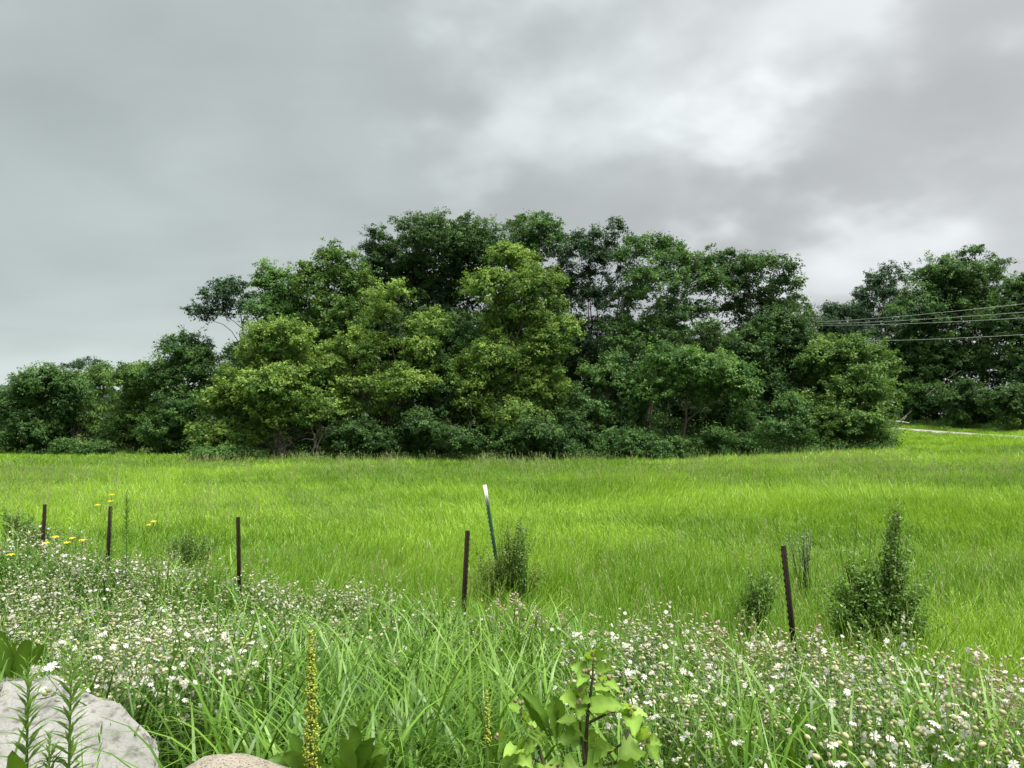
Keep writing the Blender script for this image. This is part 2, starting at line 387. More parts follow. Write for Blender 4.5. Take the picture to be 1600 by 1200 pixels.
# ------------------------------------------------------------------ grass as stuff
def euler_tilt(rz, az, tilt):
    """Euler angles for a spin rz followed by a tilt towards azimuth az (numpy arrays)"""
    ax, ay = -np.sin(az), np.cos(az); c, s = np.cos(tilt), np.sin(tilt); t = 1 - c
    T = np.zeros((len(rz), 3, 3))
    T[:, 0, 0] = t * ax * ax + c; T[:, 0, 1] = t * ax * ay; T[:, 0, 2] = s * ay
    T[:, 1, 0] = t * ax * ay; T[:, 1, 1] = t * ay * ay + c; T[:, 1, 2] = -s * ax
    T[:, 2, 0] = -s * ay; T[:, 2, 1] = s * ax; T[:, 2, 2] = c
    Z = np.zeros_like(T); Z[:, 0, 0] = np.cos(rz); Z[:, 0, 1] = -np.sin(rz); Z[:, 1, 0] = np.sin(rz); Z[:, 1, 1] = np.cos(rz); Z[:, 2, 2] = 1
    R = T @ Z
    return np.stack([np.arctan2(R[:, 2, 1], R[:, 2, 2]), np.arcsin(np.clip(-R[:, 2, 0], -1, 1)), np.arctan2(R[:, 1, 0], R[:, 0, 0])], -1)

def scatter(name, protos, mat, pos, rot, scl, idx, patch, label, cat):
    me = bpy.data.meshes.new(name); n = len(pos)
    me.vertices.add(n); me.vertices.foreach_set('co', np.asarray(pos, np.float32).ravel())
    a = me.attributes.new('rot', 'FLOAT_VECTOR', 'POINT'); a.data.foreach_set('vector', np.asarray(rot, np.float32).ravel())
    a = me.attributes.new('scl', 'FLOAT_VECTOR', 'POINT'); a.data.foreach_set('vector', np.asarray(scl, np.float32).ravel())
    a = me.attributes.new('idx', 'INT', 'POINT'); a.data.foreach_set('value', np.asarray(idx, np.int32))
    a = me.attributes.new('patch', 'FLOAT', 'POINT'); a.data.foreach_set('value', np.asarray(patch, np.float32))
    o = obj(name, me)
    ng = bpy.data.node_groups.new(name + '_nodes', 'GeometryNodeTree')
    ng.interface.new_socket('Geometry', in_out='INPUT', socket_type='NodeSocketGeometry')
    ng.interface.new_socket('Geometry', in_out='OUTPUT', socket_type='NodeSocketGeometry')
    N, L = ng.nodes, ng.links
    gi = N.new('NodeGroupInput'); go = N.new('NodeGroupOutput')
    join = N.new('GeometryNodeJoinGeometry')
    for pm in reversed(protos):
        pm.materials.append(mat)
        po = bpy.data.objects.new(pm.name, pm)          # not linked to the scene: only its mesh is read
        oi = N.new('GeometryNodeObjectInfo'); oi.inputs['Object'].default_value = po; oi.inputs['As Instance'].default_value = False
        g2 = N.new('GeometryNodeGeometryToInstance'); L.new(oi.outputs['Geometry'], g2.inputs[0]); L.new(g2.outputs[0], join.inputs[0])
    ip = N.new('GeometryNodeInstanceOnPoints'); ip.inputs['Pick Instance'].default_value = True
    def attr(nm, ty):
        k = N.new('GeometryNodeInputNamedAttribute'); k.data_type = ty; k.inputs[0].default_value = nm; return k.outputs['Attribute']
    L.new(gi.outputs[0], ip.inputs['Points']); L.new(join.outputs[0], ip.inputs['Instance'])
    L.new(attr('idx', 'INT'), ip.inputs['Instance Index'])
    e2r = N.new('FunctionNodeEulerToRotation'); L.new(attr('rot', 'FLOAT_VECTOR'), e2r.inputs[0]); L.new(e2r.outputs[0], ip.inputs['Rotation'])
    L.new(attr('scl', 'FLOAT_VECTOR'), ip.inputs['Scale'])
    L.new(ip.outputs[0], go.inputs[0])
    md = o.modifiers.new('scatter', 'NODES'); md.node_group = ng
    return tag(o, label, cat, kind='stuff')

def tuft(name, nb, rad, l0, l1, w0, w1, lean, bend, nseg, seeds=0):
    m = MB()
    for _ in range(nb):
        r = rad * math.sqrt(random.random()); a = random.random() * 2 * PI
        b = (r * math.cos(a), r * math.sin(a), -.02)
        L = random.uniform(l0, l1)
        m.blade(b, random.random() * 2 * PI, L * (1 if random.random() > .06 else 1.35), random.uniform(w0, w1), abs(random.gauss(0, lean)), random.gauss(bend, .45), nseg, random.random(), random.uniform(-.6, .6))
    for _ in range(seeds):
        a = random.random() * 2 * PI; r = rad * random.random(); b = np.array((r * math.cos(a), r * math.sin(a), 0))
        L = random.uniform(l1, l1 * 1.35); th = random.uniform(.05, .35); top = b + L * np.array([math.cos(a) * th, math.sin(a) * th, .97])
        m.tube([b, (b + top) / 2 + np.array([0, 0, .03]), top], [.0015, .0012, .001], 3, .8)
        for q in range(5):
            c = top - (top - b) * (.03 * q); m.blade(c, random.random() * 6.3, .04, .007, .3, .4, 2, 1.0)
    return m.mesh(name)

# meadow: fine tufts near, broader ones with distance
def field_grass():
    near = [tuft('near_tuft', 42, .2, .2, .48, .005, .010, .32, 1.0, 4, 2) for _ in range(5)]
    mid = [tuft('mid_tuft', 42, .3, .2, .45, .011, .018, .34, .9, 3, 2) for _ in range(4)]
    far = [tuft('far_tuft', 46, .5, .2, .42, .02, .034, .32, .7, 2) for _ in range(4)]
    P_, K_, S_ = [], [], []
    def zone(y0, y1, dens, base, n, sc, slope=.9):
        cnt = int(dens * slope * (y1 * y1 - y0 * y0))
        y = np.sqrt(rng.random(cnt) * (y1 * y1 - y0 * y0) + y0 * y0); x = (rng.random(cnt) * 2 - 1) * y * slope
        keep = y > verge_y(x) - .25 + rng.normal(0, .22, cnt)
        keep &= ~((x / y > -.48) & (x / y < .40) & (y > 63)) & ~((x / y <= -.36) & (y > 78))
        keep &= trail_dist(x, y) > np.where(y < 100, 2.1, 1.5)
        x, y = x[keep], y[keep]
        P_.append(np.stack([x, y], -1)); K_.append(base + rng.integers(0, n, len(x))); S_.append(np.full(len(x), sc))
    zone(4.5, 13, 40, 0, 5, 1.0); zone(13, 24, 24, 5, 4, 1.0); zone(24, 40, 13, 5, 4, 1.15); zone(40, 108, 4.6, 9, 4, 1.0)
    p = np.vstack(P_); idx = np.concatenate(K_); sc = np.concatenate(S_); x, y = p[:, 0], p[:, 1]; n = len(x)
    f1 = fbm(x * .16 + 3, y * .16, 3); f2 = fbm(x * .5 + 40, y * .7 + 9, 3); f3 = fbm(x * .06 + 11, y * .09 + 2, 3)
    az = 2.2 + 9.0 * (fbm(x * .22 + 8, y * .22 + 60, 3) - .5) + rng.normal(0, .9, n)
    tilt = np.clip(.24 + 1.5 * (f2 - .45) + rng.normal(0, .22, n), 0, .95)
    h = (.80 + .75 * (f1 - .5) * 2 * .6 + .25 * (f2 - .5)) * rng.uniform(.75, 1.25, n)
    # two faint wheel tracks running away at the left
    for off in (-.85, .85):
        dx = np.abs(x - (-.395 * y + 1.0 + off * .8)); h *= 1 - .5 * np.exp(-(dx / .35) ** 2) * sm(y, 16, 26)
    h = np.clip(h * (1 + .7 * (fbm(x * .9 + 2, y * .9 + 33, 2) - .5)), .35, 1.6)
    f4 = fbm(x * .07 + 21, y * .42 + 5, 3)
    trk = sum(np.exp(-(np.abs(x - (-.395 * y + 1.0 + o)) / .5) ** 2) for o in (-2.6, -.7, .7, 2.9)) * sm(y, 16, 26)
    patch = np.clip(.5 + .35 * trk + 2.2 * (f1 - .5) + 1.2 * (f3 - .5) + 1.3 * (f2 - .5) + 1.6 * (f4 - .5) + rng.normal(0, .15, n), 0, 1)
    scatter('field_grass', near + mid + far, M['field_grass'], np.stack([x, y, gz(x, y)], -1), euler_tilt(rng.random(n) * 2 * PI, az, tilt),
            np.stack([sc, sc, sc * h], -1), idx, patch, 'bright green meadow grass lying over in waves up to the trees', 'grass')
field_grass()

def seed_stalks():
    def stalk(n):
        m = MB()
        for _ in range(n):
            a = random.random() * 6.28; b = np.array([random.gauss(0, .12), random.gauss(0, .12), 0]); L = random.uniform(.4, .72); th = random.uniform(.05, .4)
            T = b + L * np.array([math.cos(a) * th, math.sin(a) * th, .95]); m.tube([b, (b + T) / 2 + np.array([0, 0, .02]), T], [.002, .0016, .0012], 3, .4, cap=False)
            for q in range(9): m.blade(T - (T - b) * .022 * q, random.random() * 6.3, random.uniform(.03, .055), .008, random.uniform(.1, .7), .5, 2, random.uniform(.5, 1))
        return m.mesh('seed_stalk')
    pr = [stalk(5) for _ in range(4)]; cnt = 5200; y = np.sqrt(rng.random(cnt) * (46 ** 2 - 25) + 25); x = (rng.random(cnt) * 2 - 1) * y * .85
    k = (y > verge_y(x) - .2) & (fbm(x * .2 + 9, y * .3 + 1, 3) + rng.normal(0, .06, cnt) > .52); x, y = x[k], y[k]; n = len(x)
    sc = rng.uniform(.7, 1.15, n) * (1 + .5 * sm(y, 15, 40))
    scatter('seed_stalks', pr, M['pale_seed'], np.stack([x, y, gz(x, y)], -1), euler_tilt(rng.random(n) * 6.28, rng.normal(2.4, .8, n), np.abs(rng.normal(.1, .1, n))), np.stack([sc, sc, sc], -1), rng.integers(0, 4, n), rng.random(n), 'thin pale seed stalks standing among the meadow grass', 'grass')
seed_stalks()

def to_px(x, y, z):
    x, y, z = map(lambda a: np.asarray(a, float), (x, y, z)); dz = z - CZ
    yc = y * math.cos(PITCH) + dz * math.sin(PITCH); zc = -y * math.sin(PITCH) + dz * math.cos(PITCH)
    return 800 + 1200 * x / yc, 600 - 1200 * zc / yc
def blobs(px, py, lst):
    v = np.zeros_like(px)
    for (cx, cy, rx, ry, a) in lst: v = np.maximum(v, a * np.exp(-(((px - cx) / rx) ** 2 + ((py - cy) / ry) ** 2)))
    return v
# where the rocks stand no grass grows
def on_rock(x, y): return ((x > -2.75) & (x < -1.16) & (y > 2.28) & (y < 3.62)) | (np.hypot((x + .80) / .34, (y - 2.22) / .30) < 1)

def verge_grass():
    broad = [tuft('broad_tuft', 13, .10, .5, 1.0, .013, .023, .17, 2.35, 8) for _ in range(6)]
    fine = [tuft('fine_tuft', 13, .13, .35, .7, .008, .014, .3, 1.8, 6, 1) for _ in range(4)]
    low = [tuft('low_tuft', 15, .14, .18, .42, .010, .018, .4, 1.6, 5) for _ in range(4)]
    cnt = 17000
    x = rng.uniform(-12, 8, cnt); y = rng.uniform(1.5, 13, cnt)
    keep = (y < verge_y(x) + .2 + rng.normal(0, .3, cnt)) & (np.abs(x) < y * .9 + .6) & ~on_rock(x, y)
    x, y = x[keep], y[keep]; n = len(x); z = gz(x, y)
    px, py = to_px(x, y, z + .6)
    br = blobs(px, py, [(600, 1020, 260, 120, 1), (420, 1010, 130, 110, .8), (780, 1000, 140, 110, .8), (560, 1120, 300, 80, .9), (150, 1140, 120, 60, .35), (1500, 1130, 130, 60, .35), (1150, 1120, 120, 60, .3), (30, 860, 70, 30, .6), (450, 900, 300, 40, .35)])
    u = rng.random(n)
    kind = np.where(u < br * .9 + .06, 0, np.where(rng.random(n) < .35, 1, 2))
    # tall grass only where it does not stand between the eye and the rest
    tall = (y > 3.0) | (rng.random(n) < np.where(x < -1.0, .45, .12))
    kind = np.where((kind < 2) & ~tall, 2, kind)
    drop = (kind == 2) & (y > 2.8) & (rng.random(n) < .45); x, y, z, kind, px, py = (q[~drop] for q in (x, y, z, kind, px, py)); n = len(x)
    idx = np.where(kind == 0, rng.integers(0, 6, n), np.where(kind == 1, 6 + rng.integers(0, 4, n), 10 + rng.integers(0, 4, n)))
    g = fbm(x * .8 + 4, y * .8, 3)
    h = rng.uniform(.72, 1.1, n) * (.8 + .4 * g) * (1 - .22 * sm(y, 5.5, 8))
    patch = np.clip(.45 + 1.6 * (g - .5) + rng.normal(0, .25, n), 0, 1)
    scatter('verge_grass', broad + fine + low, M['verge_grass'], np.stack([x, y, z], -1), euler_tilt(rng.random(n) * 6.28, rng.normal(2.4, .9, n), np.abs(rng.normal(.08, .1, n))),
            np.stack([np.ones(n), np.ones(n), h], -1), idx, patch, 'tall arching broad bladed grass filling the weedy verge', 'grass')
verge_grass()

# ------------------------------------------------------------------ trees
PAL = {k: leaf_mat('foliage_' + k, a, b, transl=t, rough=.55, spec=.18) for k, (a, b, t) in {
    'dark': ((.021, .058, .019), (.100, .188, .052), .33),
    'blue': ((.023, .056, .030), (.085, .158, .074), .32),
    'mid': ((.031, .085, .026), (.130, .240, .066), .36),
    'olive': ((.038, .098, .024), (.180, .295, .072), .36),
    'lime': ((.048, .118, .025), (.300, .435, .100), .38),
    'fresh': ((.040, .108, .028), (.180, .320, .090), .38),
}.items()}

def unit(v): return v / (np.linalg.norm(v, axis=-1, keepdims=True) + 1e-9)
def leaf_cloud(pos, outward, L, W, tint, upw=.8, droop=.35, tri=False):
    n = len(pos)
    nr = unit(rng.normal(0, .62, (n, 3)) + outward * .5 + np.array([0, 0, upw * .75]))
    ax = rng.normal(0, 1, (n, 3)) + outward * .8; ax[:, 2] -= droop; ax = ax - nr * np.sum(ax * nr, 1, keepdims=True); ax = unit(ax)
    sd = np.cross(ax, nr)
    L = L * rng.uniform(.7, 1.3, n)[:, None]; W = W * rng.uniform(.7, 1.3, n)[:, None]
    if tri:
        V = np.stack([pos - ax * L * .4 - sd * W * .6, pos - ax * L * .4 + sd * W * .6, pos + ax * L * .6], 1).reshape(-1, 3)
        return V, np.arange(3 * n).reshape(-1, 3), np.repeat(tint, 3)
    a = pos - ax * L * .5; b = pos + sd * W * .5 + nr * W * .18; c = pos + ax * L * .5; d = pos - sd * W * .5 + nr * W * .18
    V = np.stack([a, b, c, d], 1).reshape(-1, 3); Q = np.arange(4 * n).reshape(-1, 4)
    return V, Q, np.repeat(tint, 4)

def limb(m, a, b, r0, r1, sag=.1, wob=.12, k=6, sides=5):
    a = np.asarray(a, float); b = np.asarray(b, float); l = np.linalg.norm(b - a); t = np.linspace(0, 1, k)[:, None]
    pts = a + (b - a) * t + np.array([0, 0, 1.0]) * (sag * l * np.sin(t * PI)) + rng.normal(0, wob * l / k, (k, 3)) * np.sin(t * PI)
    m.tube(pts, r0 + (r1 - r0) * t[:, 0] ** .8, sides); return pts

NLEAF = 0
def make_tree(name, label, cat, D, bpx, lobes, pal, leaf=.178, lai=1.18, bough=.62, trunk_r=.18, open_=0.0, stems=1, group=None, spread=.75):
    """a tapered trunk with limbs to each lobe of the crown; the crown is leaves gathered in boughs"""
    global NLEAF
    bx = (bpx - 800) / 1200 * D; base = np.array([bx, D, gzf(bx, D)])
    root = thing(name, label, cat, tuple(base), 0, group)
    tm = MB(); Vs, Qs, Ts = [], [], []; nv = 0
    lob = []
    for (px, py, rx, ry) in lobes:
        dd = D + rng.normal(0, .8); c = P(px, py, dd); s = dd / 1200
        R_ = np.array([rx * s, .8 * rx * s, ry * s])
        lob.append((c, R_))
    cz = np.mean([c[2] for c, _ in lob]); H = max(c[2] + r[2] for c, r in lob) - base[2]
    cen = np.mean([c for c, _ in lob], 0)
    stem_tops = []
    for k in range(stems):
        b0 = np.array([rng.normal(0, .35 if k else 0), rng.normal(0, .3 if k else 0), -.15])
        top = (cen - base) * np.array([spread, spread, 1]) + np.array([rng.normal(0, .9 if stems > 1 else .2), rng.normal(0, .5), 0]); top[2] = max(.5 * H, top[2] * .95)
        pts = limb(tm, b0, top, trunk_r, trunk_r * .35, 0, .10, 9, 7); stem_tops.append(pts)
    for c, r in lob:
        c = c - base
        pts = min(stem_tops, key=lambda q: np.linalg.norm(q[-1] - c))
        zs = pts[:, 2]; zt = np.clip(c[2] - .55 * abs(np.hypot(*(c - pts[-1])[:2])) - .6, .8, zs[-1]); k = int(np.argmin(np.abs(zs - zt)))
        rr = trunk_r * (.5 - .25 * k / len(pts))
        sub = limb(tm, pts[k], c, rr, rr * .4, .06, .14, 7, 5)
        # boughs on the shell of the lobe
        area = 4 * PI * ((r[0] * r[1]) ** 1.6 / 3 + (r[0] * r[2]) ** 1.6 / 3 + (r[1] * r[2]) ** 1.6 / 3) ** (1 / 1.6)
        nb = max(6, int(area / (bough ** 2 * 2.2) * (1 - open_)))
        dv = unit(rng.normal(0, 1, (nb, 3))); dv[:, 2] = np.where(rng.random(nb) < .55, np.abs(dv[:, 2]), dv[:, 2])
        ph = rng.uniform(0, 6.28, 3)                       # uneven outline: bulges, hollows and a few boughs that reach out
        bul = np.sin(dv[:, 0] * 4 + ph[0]) * np.sin(dv[:, 2] * 4.5 + ph[1]) + .5 * np.sin(dv[:, 1] * 6 + ph[2])
        rad = rng.uniform(.55, 1.03, nb)[:, None] * (1 + .14 * bul[:, None]) * np.where(rng.random((nb, 1)) < .1, 1.2, 1)
        bc = c + dv * r * rad
        keep = (bc[:, 2] > .25) & ((dv[:, 1] < .35) | (rng.random(nb) < .45)); bc = bc[keep]; dv = dv[keep]; nb = len(bc)
        if nb == 0: continue
        m_ = int(PI * bough ** 2 * lai / (leaf * leaf * .32))
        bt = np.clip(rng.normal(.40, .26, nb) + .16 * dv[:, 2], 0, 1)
        for j in range(nb):
            if rng.random() < .45: limb(tm, sub[rng.integers(3, 7)], bc[j], rr * .28, .008, .05, .15, 4, 3)
        bs = bough * rng.uniform(.55, 1.45, nb); ns = 9; m_ = max(ns, m_ // ns * ns); q_ = m_ // ns
        g = rng.normal(0, 1, (nb, ns, 3)); g[..., :2] *= .52; g[..., 2] *= .36
        g = g * bs[:, None, None]; g[..., 2] -= .22 * np.sum(g[..., :2] ** 2, -1) / bs[:, None]
        g = (g[:, :, None] + rng.normal(0, 1, (nb, ns, q_, 3)) * np.array([.16, .16, .11]) * (bs[:, None, None, None] + .25)).reshape(nb, m_, 3)
        pos = (bc[:, None] + g).reshape(-1, 3); ow = unit(np.repeat(dv, m_, 0) + unit(g.reshape(-1, 3)) * .6)
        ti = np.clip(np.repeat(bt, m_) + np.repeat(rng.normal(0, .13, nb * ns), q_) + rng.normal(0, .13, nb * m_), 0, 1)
        ok = pos[:, 2] > .05; pos, ow, ti = pos[ok], ow[ok], ti[ok]
        if not open_:                                   # large, dark-tinted inner leaves added to a full crown to block light and gaps
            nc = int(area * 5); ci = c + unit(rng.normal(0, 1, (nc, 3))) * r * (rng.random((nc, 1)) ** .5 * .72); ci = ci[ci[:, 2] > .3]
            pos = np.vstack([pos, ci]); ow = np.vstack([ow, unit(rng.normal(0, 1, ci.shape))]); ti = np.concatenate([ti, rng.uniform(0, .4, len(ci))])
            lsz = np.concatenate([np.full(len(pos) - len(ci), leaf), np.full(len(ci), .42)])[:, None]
        else: lsz = leaf
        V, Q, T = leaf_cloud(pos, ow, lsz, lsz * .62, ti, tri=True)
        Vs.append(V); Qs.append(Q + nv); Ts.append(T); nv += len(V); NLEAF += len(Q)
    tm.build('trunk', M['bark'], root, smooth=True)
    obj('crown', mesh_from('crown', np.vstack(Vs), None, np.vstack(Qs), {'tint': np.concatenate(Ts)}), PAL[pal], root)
    return root

TG = 'trees of the grove'
make_tree('tree', 'tall dark green tree at the centre top of the grove', 'tree', 66, 690, [(680, 382, 70, 48), (625, 420, 55, 50), (742, 395, 58, 55), (690, 460, 92, 65), (640, 530, 80, 70), (725, 560, 80, 75)], 'dark', group=TG, trunk_r=.3)
make_tree('tree', 'high round crowned tree just right of the tallest dark tree', 'tree', 68, 830, [(832, 358, 46, 28), (852, 388, 42, 38), (800, 410, 48, 45), (845, 460, 55, 55), (800, 530, 60, 60)], 'mid', group=TG, open_=.15, trunk_r=.28)
make_tree('spruce_tree', 'narrow spiky dark evergreen tip poking above the grove', 'tree', 66, 581, [(583, 368, 8, 16), (594, 372, 6, 10), (580, 392, 18, 16), (585, 418, 26, 20), (580, 450, 34, 28), (585, 500, 42, 42), (590, 560, 45, 55)], 'blue', group=TG, bough=.45, leaf=.12, trunk_r=.2)
make_tree('tree', 'rounded plain green tree crown left of the tall olive tree', 'tree', 62, 440, [(432, 448, 38, 32), (425, 490, 40, 35), (462, 478, 36, 40), (455, 530, 45, 45)], 'fresh', group=TG)
make_tree('tree', 'tall olive green tree on the left shoulder of the grove', 'tree', 60, 525, [(527, 402, 30, 26), (500, 440, 42, 36), (548, 445, 36, 42), (520, 510, 58, 55), (485, 560, 55, 50), (540, 580, 50, 60)], 'olive', group=TG)
make_tree('tree', 'open branched dark tree leaning left against the sky', 'tree', 66, 405, [(348, 460, 34, 22), (312, 488, 22, 11), (366, 446, 24, 12), (388, 480, 18, 22), (340, 490, 20, 12)], 'blue', group=TG, open_=.15, bough=.5, spread=.55, trunk_r=.12)
make_tree('box_elder_tree', 'bushy yellow green tree drooping to the grass at the grove left', 'tree', 56, 440, [(440, 535, 60, 40), (395, 585, 50, 40), (350, 635, 42, 36), (330, 685, 32, 26), (430, 610, 62, 48), (415, 662, 42, 32), (485, 590, 56, 56), (515, 650, 46, 42), (365, 690, 40, 24)], 'lime', group=TG, stems=3)
make_tree('box_elder_tree', 'yellow green tree whose boughs step down diagonally left of centre', 'tree', 57, 600, [(610, 460, 34, 18), (598, 492, 26, 22), (662, 508, 34, 24), (655, 545, 38, 28), (722, 578, 32, 22), (735, 612, 28, 24), (560, 550, 46, 46), (565, 615, 50, 46), (640, 605, 44, 42)], 'lime', group=TG, stems=2, open_=.1)
make_tree('box_elder_tree', 'big yellow green tree standing front and centre of the grove', 'tree', 57, 810, [(795, 405, 36, 24), (768, 455, 40, 34), (842, 450, 44, 38), (805, 505, 52, 48), (862, 535, 42, 56), (775, 570, 48, 46), (845, 610, 52, 48), (800, 650, 56, 34), (730, 660, 40, 34)], 'lime', group=TG, stems=2)
make_tree('tree', 'thin tall tree with airy twisted top right of centre', 'tree', 68, 930, [(925, 375, 40, 20), (962, 356, 16, 14), (905, 408, 42, 36), (950, 420, 40, 40), (900, 470, 38, 46), (930, 540, 42, 46), (955, 480, 38, 36), (890, 550, 40, 44), (960, 560, 42, 44)], 'blue', group=TG, open_=.15, bough=.55, stems=3, trunk_r=.12)
make_tree('tree', 'arching tree bending right with bare stems showing sky between', 'tree', 64, 925, [(1012, 382, 40, 16), (1046, 392, 28, 16), (985, 402, 28, 16), (1000, 432, 30, 20), (985, 465, 26, 20), (1005, 520, 34, 26), (970, 515, 28, 30)], 'mid', group=TG, open_=.2, bough=.5, stems=4, spread=.7, trunk_r=.11)
make_tree('tree', 'green tree with flat layered top between two open dark trees', 'tree', 62, 1000, [(1062, 415, 50, 24), (1030, 445, 46, 30), (1092, 445, 42, 36), (1060, 492, 46, 30), (985, 545, 46, 42), (1030, 520, 44, 30)], 'mid', group=TG, stems=3, open_=.12, trunk_r=.13)
make_tree('tree', 'wide dark tree with airy outline on the right shoulder of the grove', 'tree', 64, 1150, [(1148, 412, 48, 20), (1195, 424, 46, 28), (1226, 456, 32, 28), (1132, 455, 46, 36), (1182, 484, 54, 36), (1242, 492, 26, 28)], 'dark', group=TG, open_=.12, bough=.55, stems=2, trunk_r=.14)
make_tree('tree', 'low fresh green umbrella shaped tree at the right front of the grove', 'tree', 56, 1065, [(1040, 565, 46, 26), (1092, 574, 46, 26), (1142, 582, 42, 24), (1026, 606, 34, 20), (1105, 612, 52, 24), (1162, 606, 22, 16)], 'fresh', group=TG, spread=.5)
make_tree('tree', 'round bushy tree with yellowish top closing the grove at right', 'tree', 57, 1325, [(1332, 552, 48, 30), (1290, 566, 42, 38), (1368, 575, 30, 28), (1342, 612, 54, 46), (1322, 662, 62, 38), (1280, 650, 48, 48), (1372, 650, 22, 42)], 'olive', group=TG, stems=3)
make_tree('tree', 'dense dark tree behind the small round bush at the right', 'tree', 60, 1210, [(1212, 512, 56, 34), (1168, 555, 46, 42), (1242, 552, 56, 46), (1200, 612, 58, 54), (1150, 652, 46, 46)], 'dark', group=TG, stems=2)
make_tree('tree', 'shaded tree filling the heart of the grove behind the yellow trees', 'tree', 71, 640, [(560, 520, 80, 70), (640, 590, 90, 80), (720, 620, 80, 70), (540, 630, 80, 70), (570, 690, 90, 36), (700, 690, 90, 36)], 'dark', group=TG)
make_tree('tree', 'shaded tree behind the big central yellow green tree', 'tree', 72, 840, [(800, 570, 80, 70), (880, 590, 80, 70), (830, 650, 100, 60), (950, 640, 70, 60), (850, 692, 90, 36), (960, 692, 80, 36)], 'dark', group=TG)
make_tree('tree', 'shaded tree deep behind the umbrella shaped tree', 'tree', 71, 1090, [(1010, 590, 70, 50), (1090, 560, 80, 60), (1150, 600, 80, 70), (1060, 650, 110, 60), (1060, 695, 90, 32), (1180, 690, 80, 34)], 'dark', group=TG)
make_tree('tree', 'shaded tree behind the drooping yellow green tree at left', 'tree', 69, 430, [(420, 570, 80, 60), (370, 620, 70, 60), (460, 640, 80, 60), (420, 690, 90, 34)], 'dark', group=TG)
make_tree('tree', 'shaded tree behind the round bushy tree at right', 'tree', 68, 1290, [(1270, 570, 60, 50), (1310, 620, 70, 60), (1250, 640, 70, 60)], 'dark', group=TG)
make_tree('tree', 'mid green tree filling between the two front yellow green trees', 'tree', 59, 690, [(700, 540, 46, 46), (690, 605, 56, 48), (640, 655, 56, 40), (745, 665, 46, 34)], 'mid', group=TG)
make_tree('tree', 'mid green tree under the thin airy topped tree', 'tree', 59, 950, [(945, 595, 42, 38), (915, 645, 42, 40), (975, 650, 42, 36), (1005, 605, 34, 32)], 'mid', group=TG, trunk_r=.12)
LGp = 'trees at the left edge'
make_tree('tree', 'dense green tree at the far left edge of the field', 'tree', 70, 60, [(68, 602, 48, 32), (30, 635, 46, 42), (85, 650, 52, 45), (102, 615, 36, 34), (40, 680, 50, 34)], 'mid', group=LGp)
make_tree('tree', 'green tree with pale bare branches showing at the left', 'tree', 74, 150, [(150, 602, 40, 32), (160, 645, 42, 48), (130, 670, 40, 38)], 'olive', group=LGp, open_=.1)
make_tree('tree', 'light topped green tree left of the taller rounded one', 'tree', 70, 215, [(212, 594, 42, 28), (230, 635, 42, 46), (196, 665, 42, 40), (240, 680, 40, 32)], 'olive', group=LGp)
make_tree('tree', 'taller rounded green tree stepping up toward the grove at left', 'tree', 66, 290, [(292, 548, 40, 32), (268, 592, 42, 42), (312, 582, 32, 46), (292, 645, 48, 48), (262, 670, 40, 40)], 'mid', group=LGp)
make_tree('tree', 'far bluish wispy tree top behind the left tree row', 'tree', 98, 130, [(112, 574, 16, 7), (140, 568, 22, 8), (160, 576, 12, 8), (130, 600, 40, 20)], 'blue', group=LGp, open_=.3, bough=.6)
make_tree('tree', 'tree cut by the left border of the picture', 'tree', 72, -60, [(-60, 615, 50, 36), (-40, 660, 60, 50), (-100, 640, 50, 50)], 'mid', group=LGp)
RGp = 'trees beyond the path'
make_tree('tree', 'bluish tree rising behind the gap above the power lines', 'tree', 110, 1388, [(1386, 436, 28, 24), (1362, 464, 26, 20), (1396, 475, 28, 36), (1380, 530, 45, 45)], 'blue', group=RGp, leaf=.25, bough=.9, open_=.1)
make_tree('tree', 'big full green tree beyond the path at right', 'tree', 99, 1460, [(1468, 442, 50, 40), (1438, 495, 50, 46), (1502, 485, 56, 54), (1450, 555, 58, 56), (1505, 575, 58, 58), (1420, 590, 40, 50)], 'mid', group=RGp, leaf=.24, bough=.95, trunk_r=.4)
make_tree('tree', 'airy topped tallest tree at the right edge group', 'tree', 97, 1535, [(1522, 400, 26, 16), (1560, 414, 15, 10), (1508, 425, 32, 20), (1540, 440, 36, 30), (1530, 500, 50, 50)], 'mid', group=RGp, leaf=.23, bough=.8, open_=.25, trunk_r=.4)
make_tree('tree', 'dark green tree cut by the right border of the picture', 'tree', 90, 1600, [(1600, 462, 46, 34), (1578, 522, 56, 56), (1642, 512, 56, 66), (1592, 592, 58, 58), (1660, 600, 60, 60)], 'dark', group=RGp, leaf=.24, bough=.9, trunk_r=.4)
make_tree('tree', 'low far trees filling the gap under the power lines', 'tree', 116, 1318, [(1308, 486, 32, 12), (1344, 488, 28, 18), (1322, 520, 40, 30), (1290, 520, 30, 30)], 'blue', group=RGp, leaf=.25, bough=.9)
make_tree('tree', 'dark tree behind the fallen pale log right of the grove', 'tree', 100, 1400, [(1400, 560, 40, 40), (1390, 610, 40, 40), (1430, 600, 50, 50)], 'dark', group=RGp, leaf=.24, bough=.9)
SG = 'shrubs along the foot of the grove'
def shrub(label, D, bpx, lobes, pal, **k):
    return make_tree('shrub', label, 'shrub', D, bpx, lobes, pal, leaf=k.pop('leaf', .15), bough=k.pop('bough', .5), trunk_r=.05, stems=4, **k)
shrub('small round bush in front of the dark tree at right', 54.5, 1230, [(1230, 640, 30, 24), (1215, 668, 26, 20), (1252, 665, 22, 22)], 'mid', group=SG)
shrub('large dark shrub at the foot of the central yellow green tree', 55, 850, [(840, 680, 44, 30), (880, 672, 34, 32), (800, 690, 36, 24), (870, 700, 40, 16)], 'dark', group=SG)
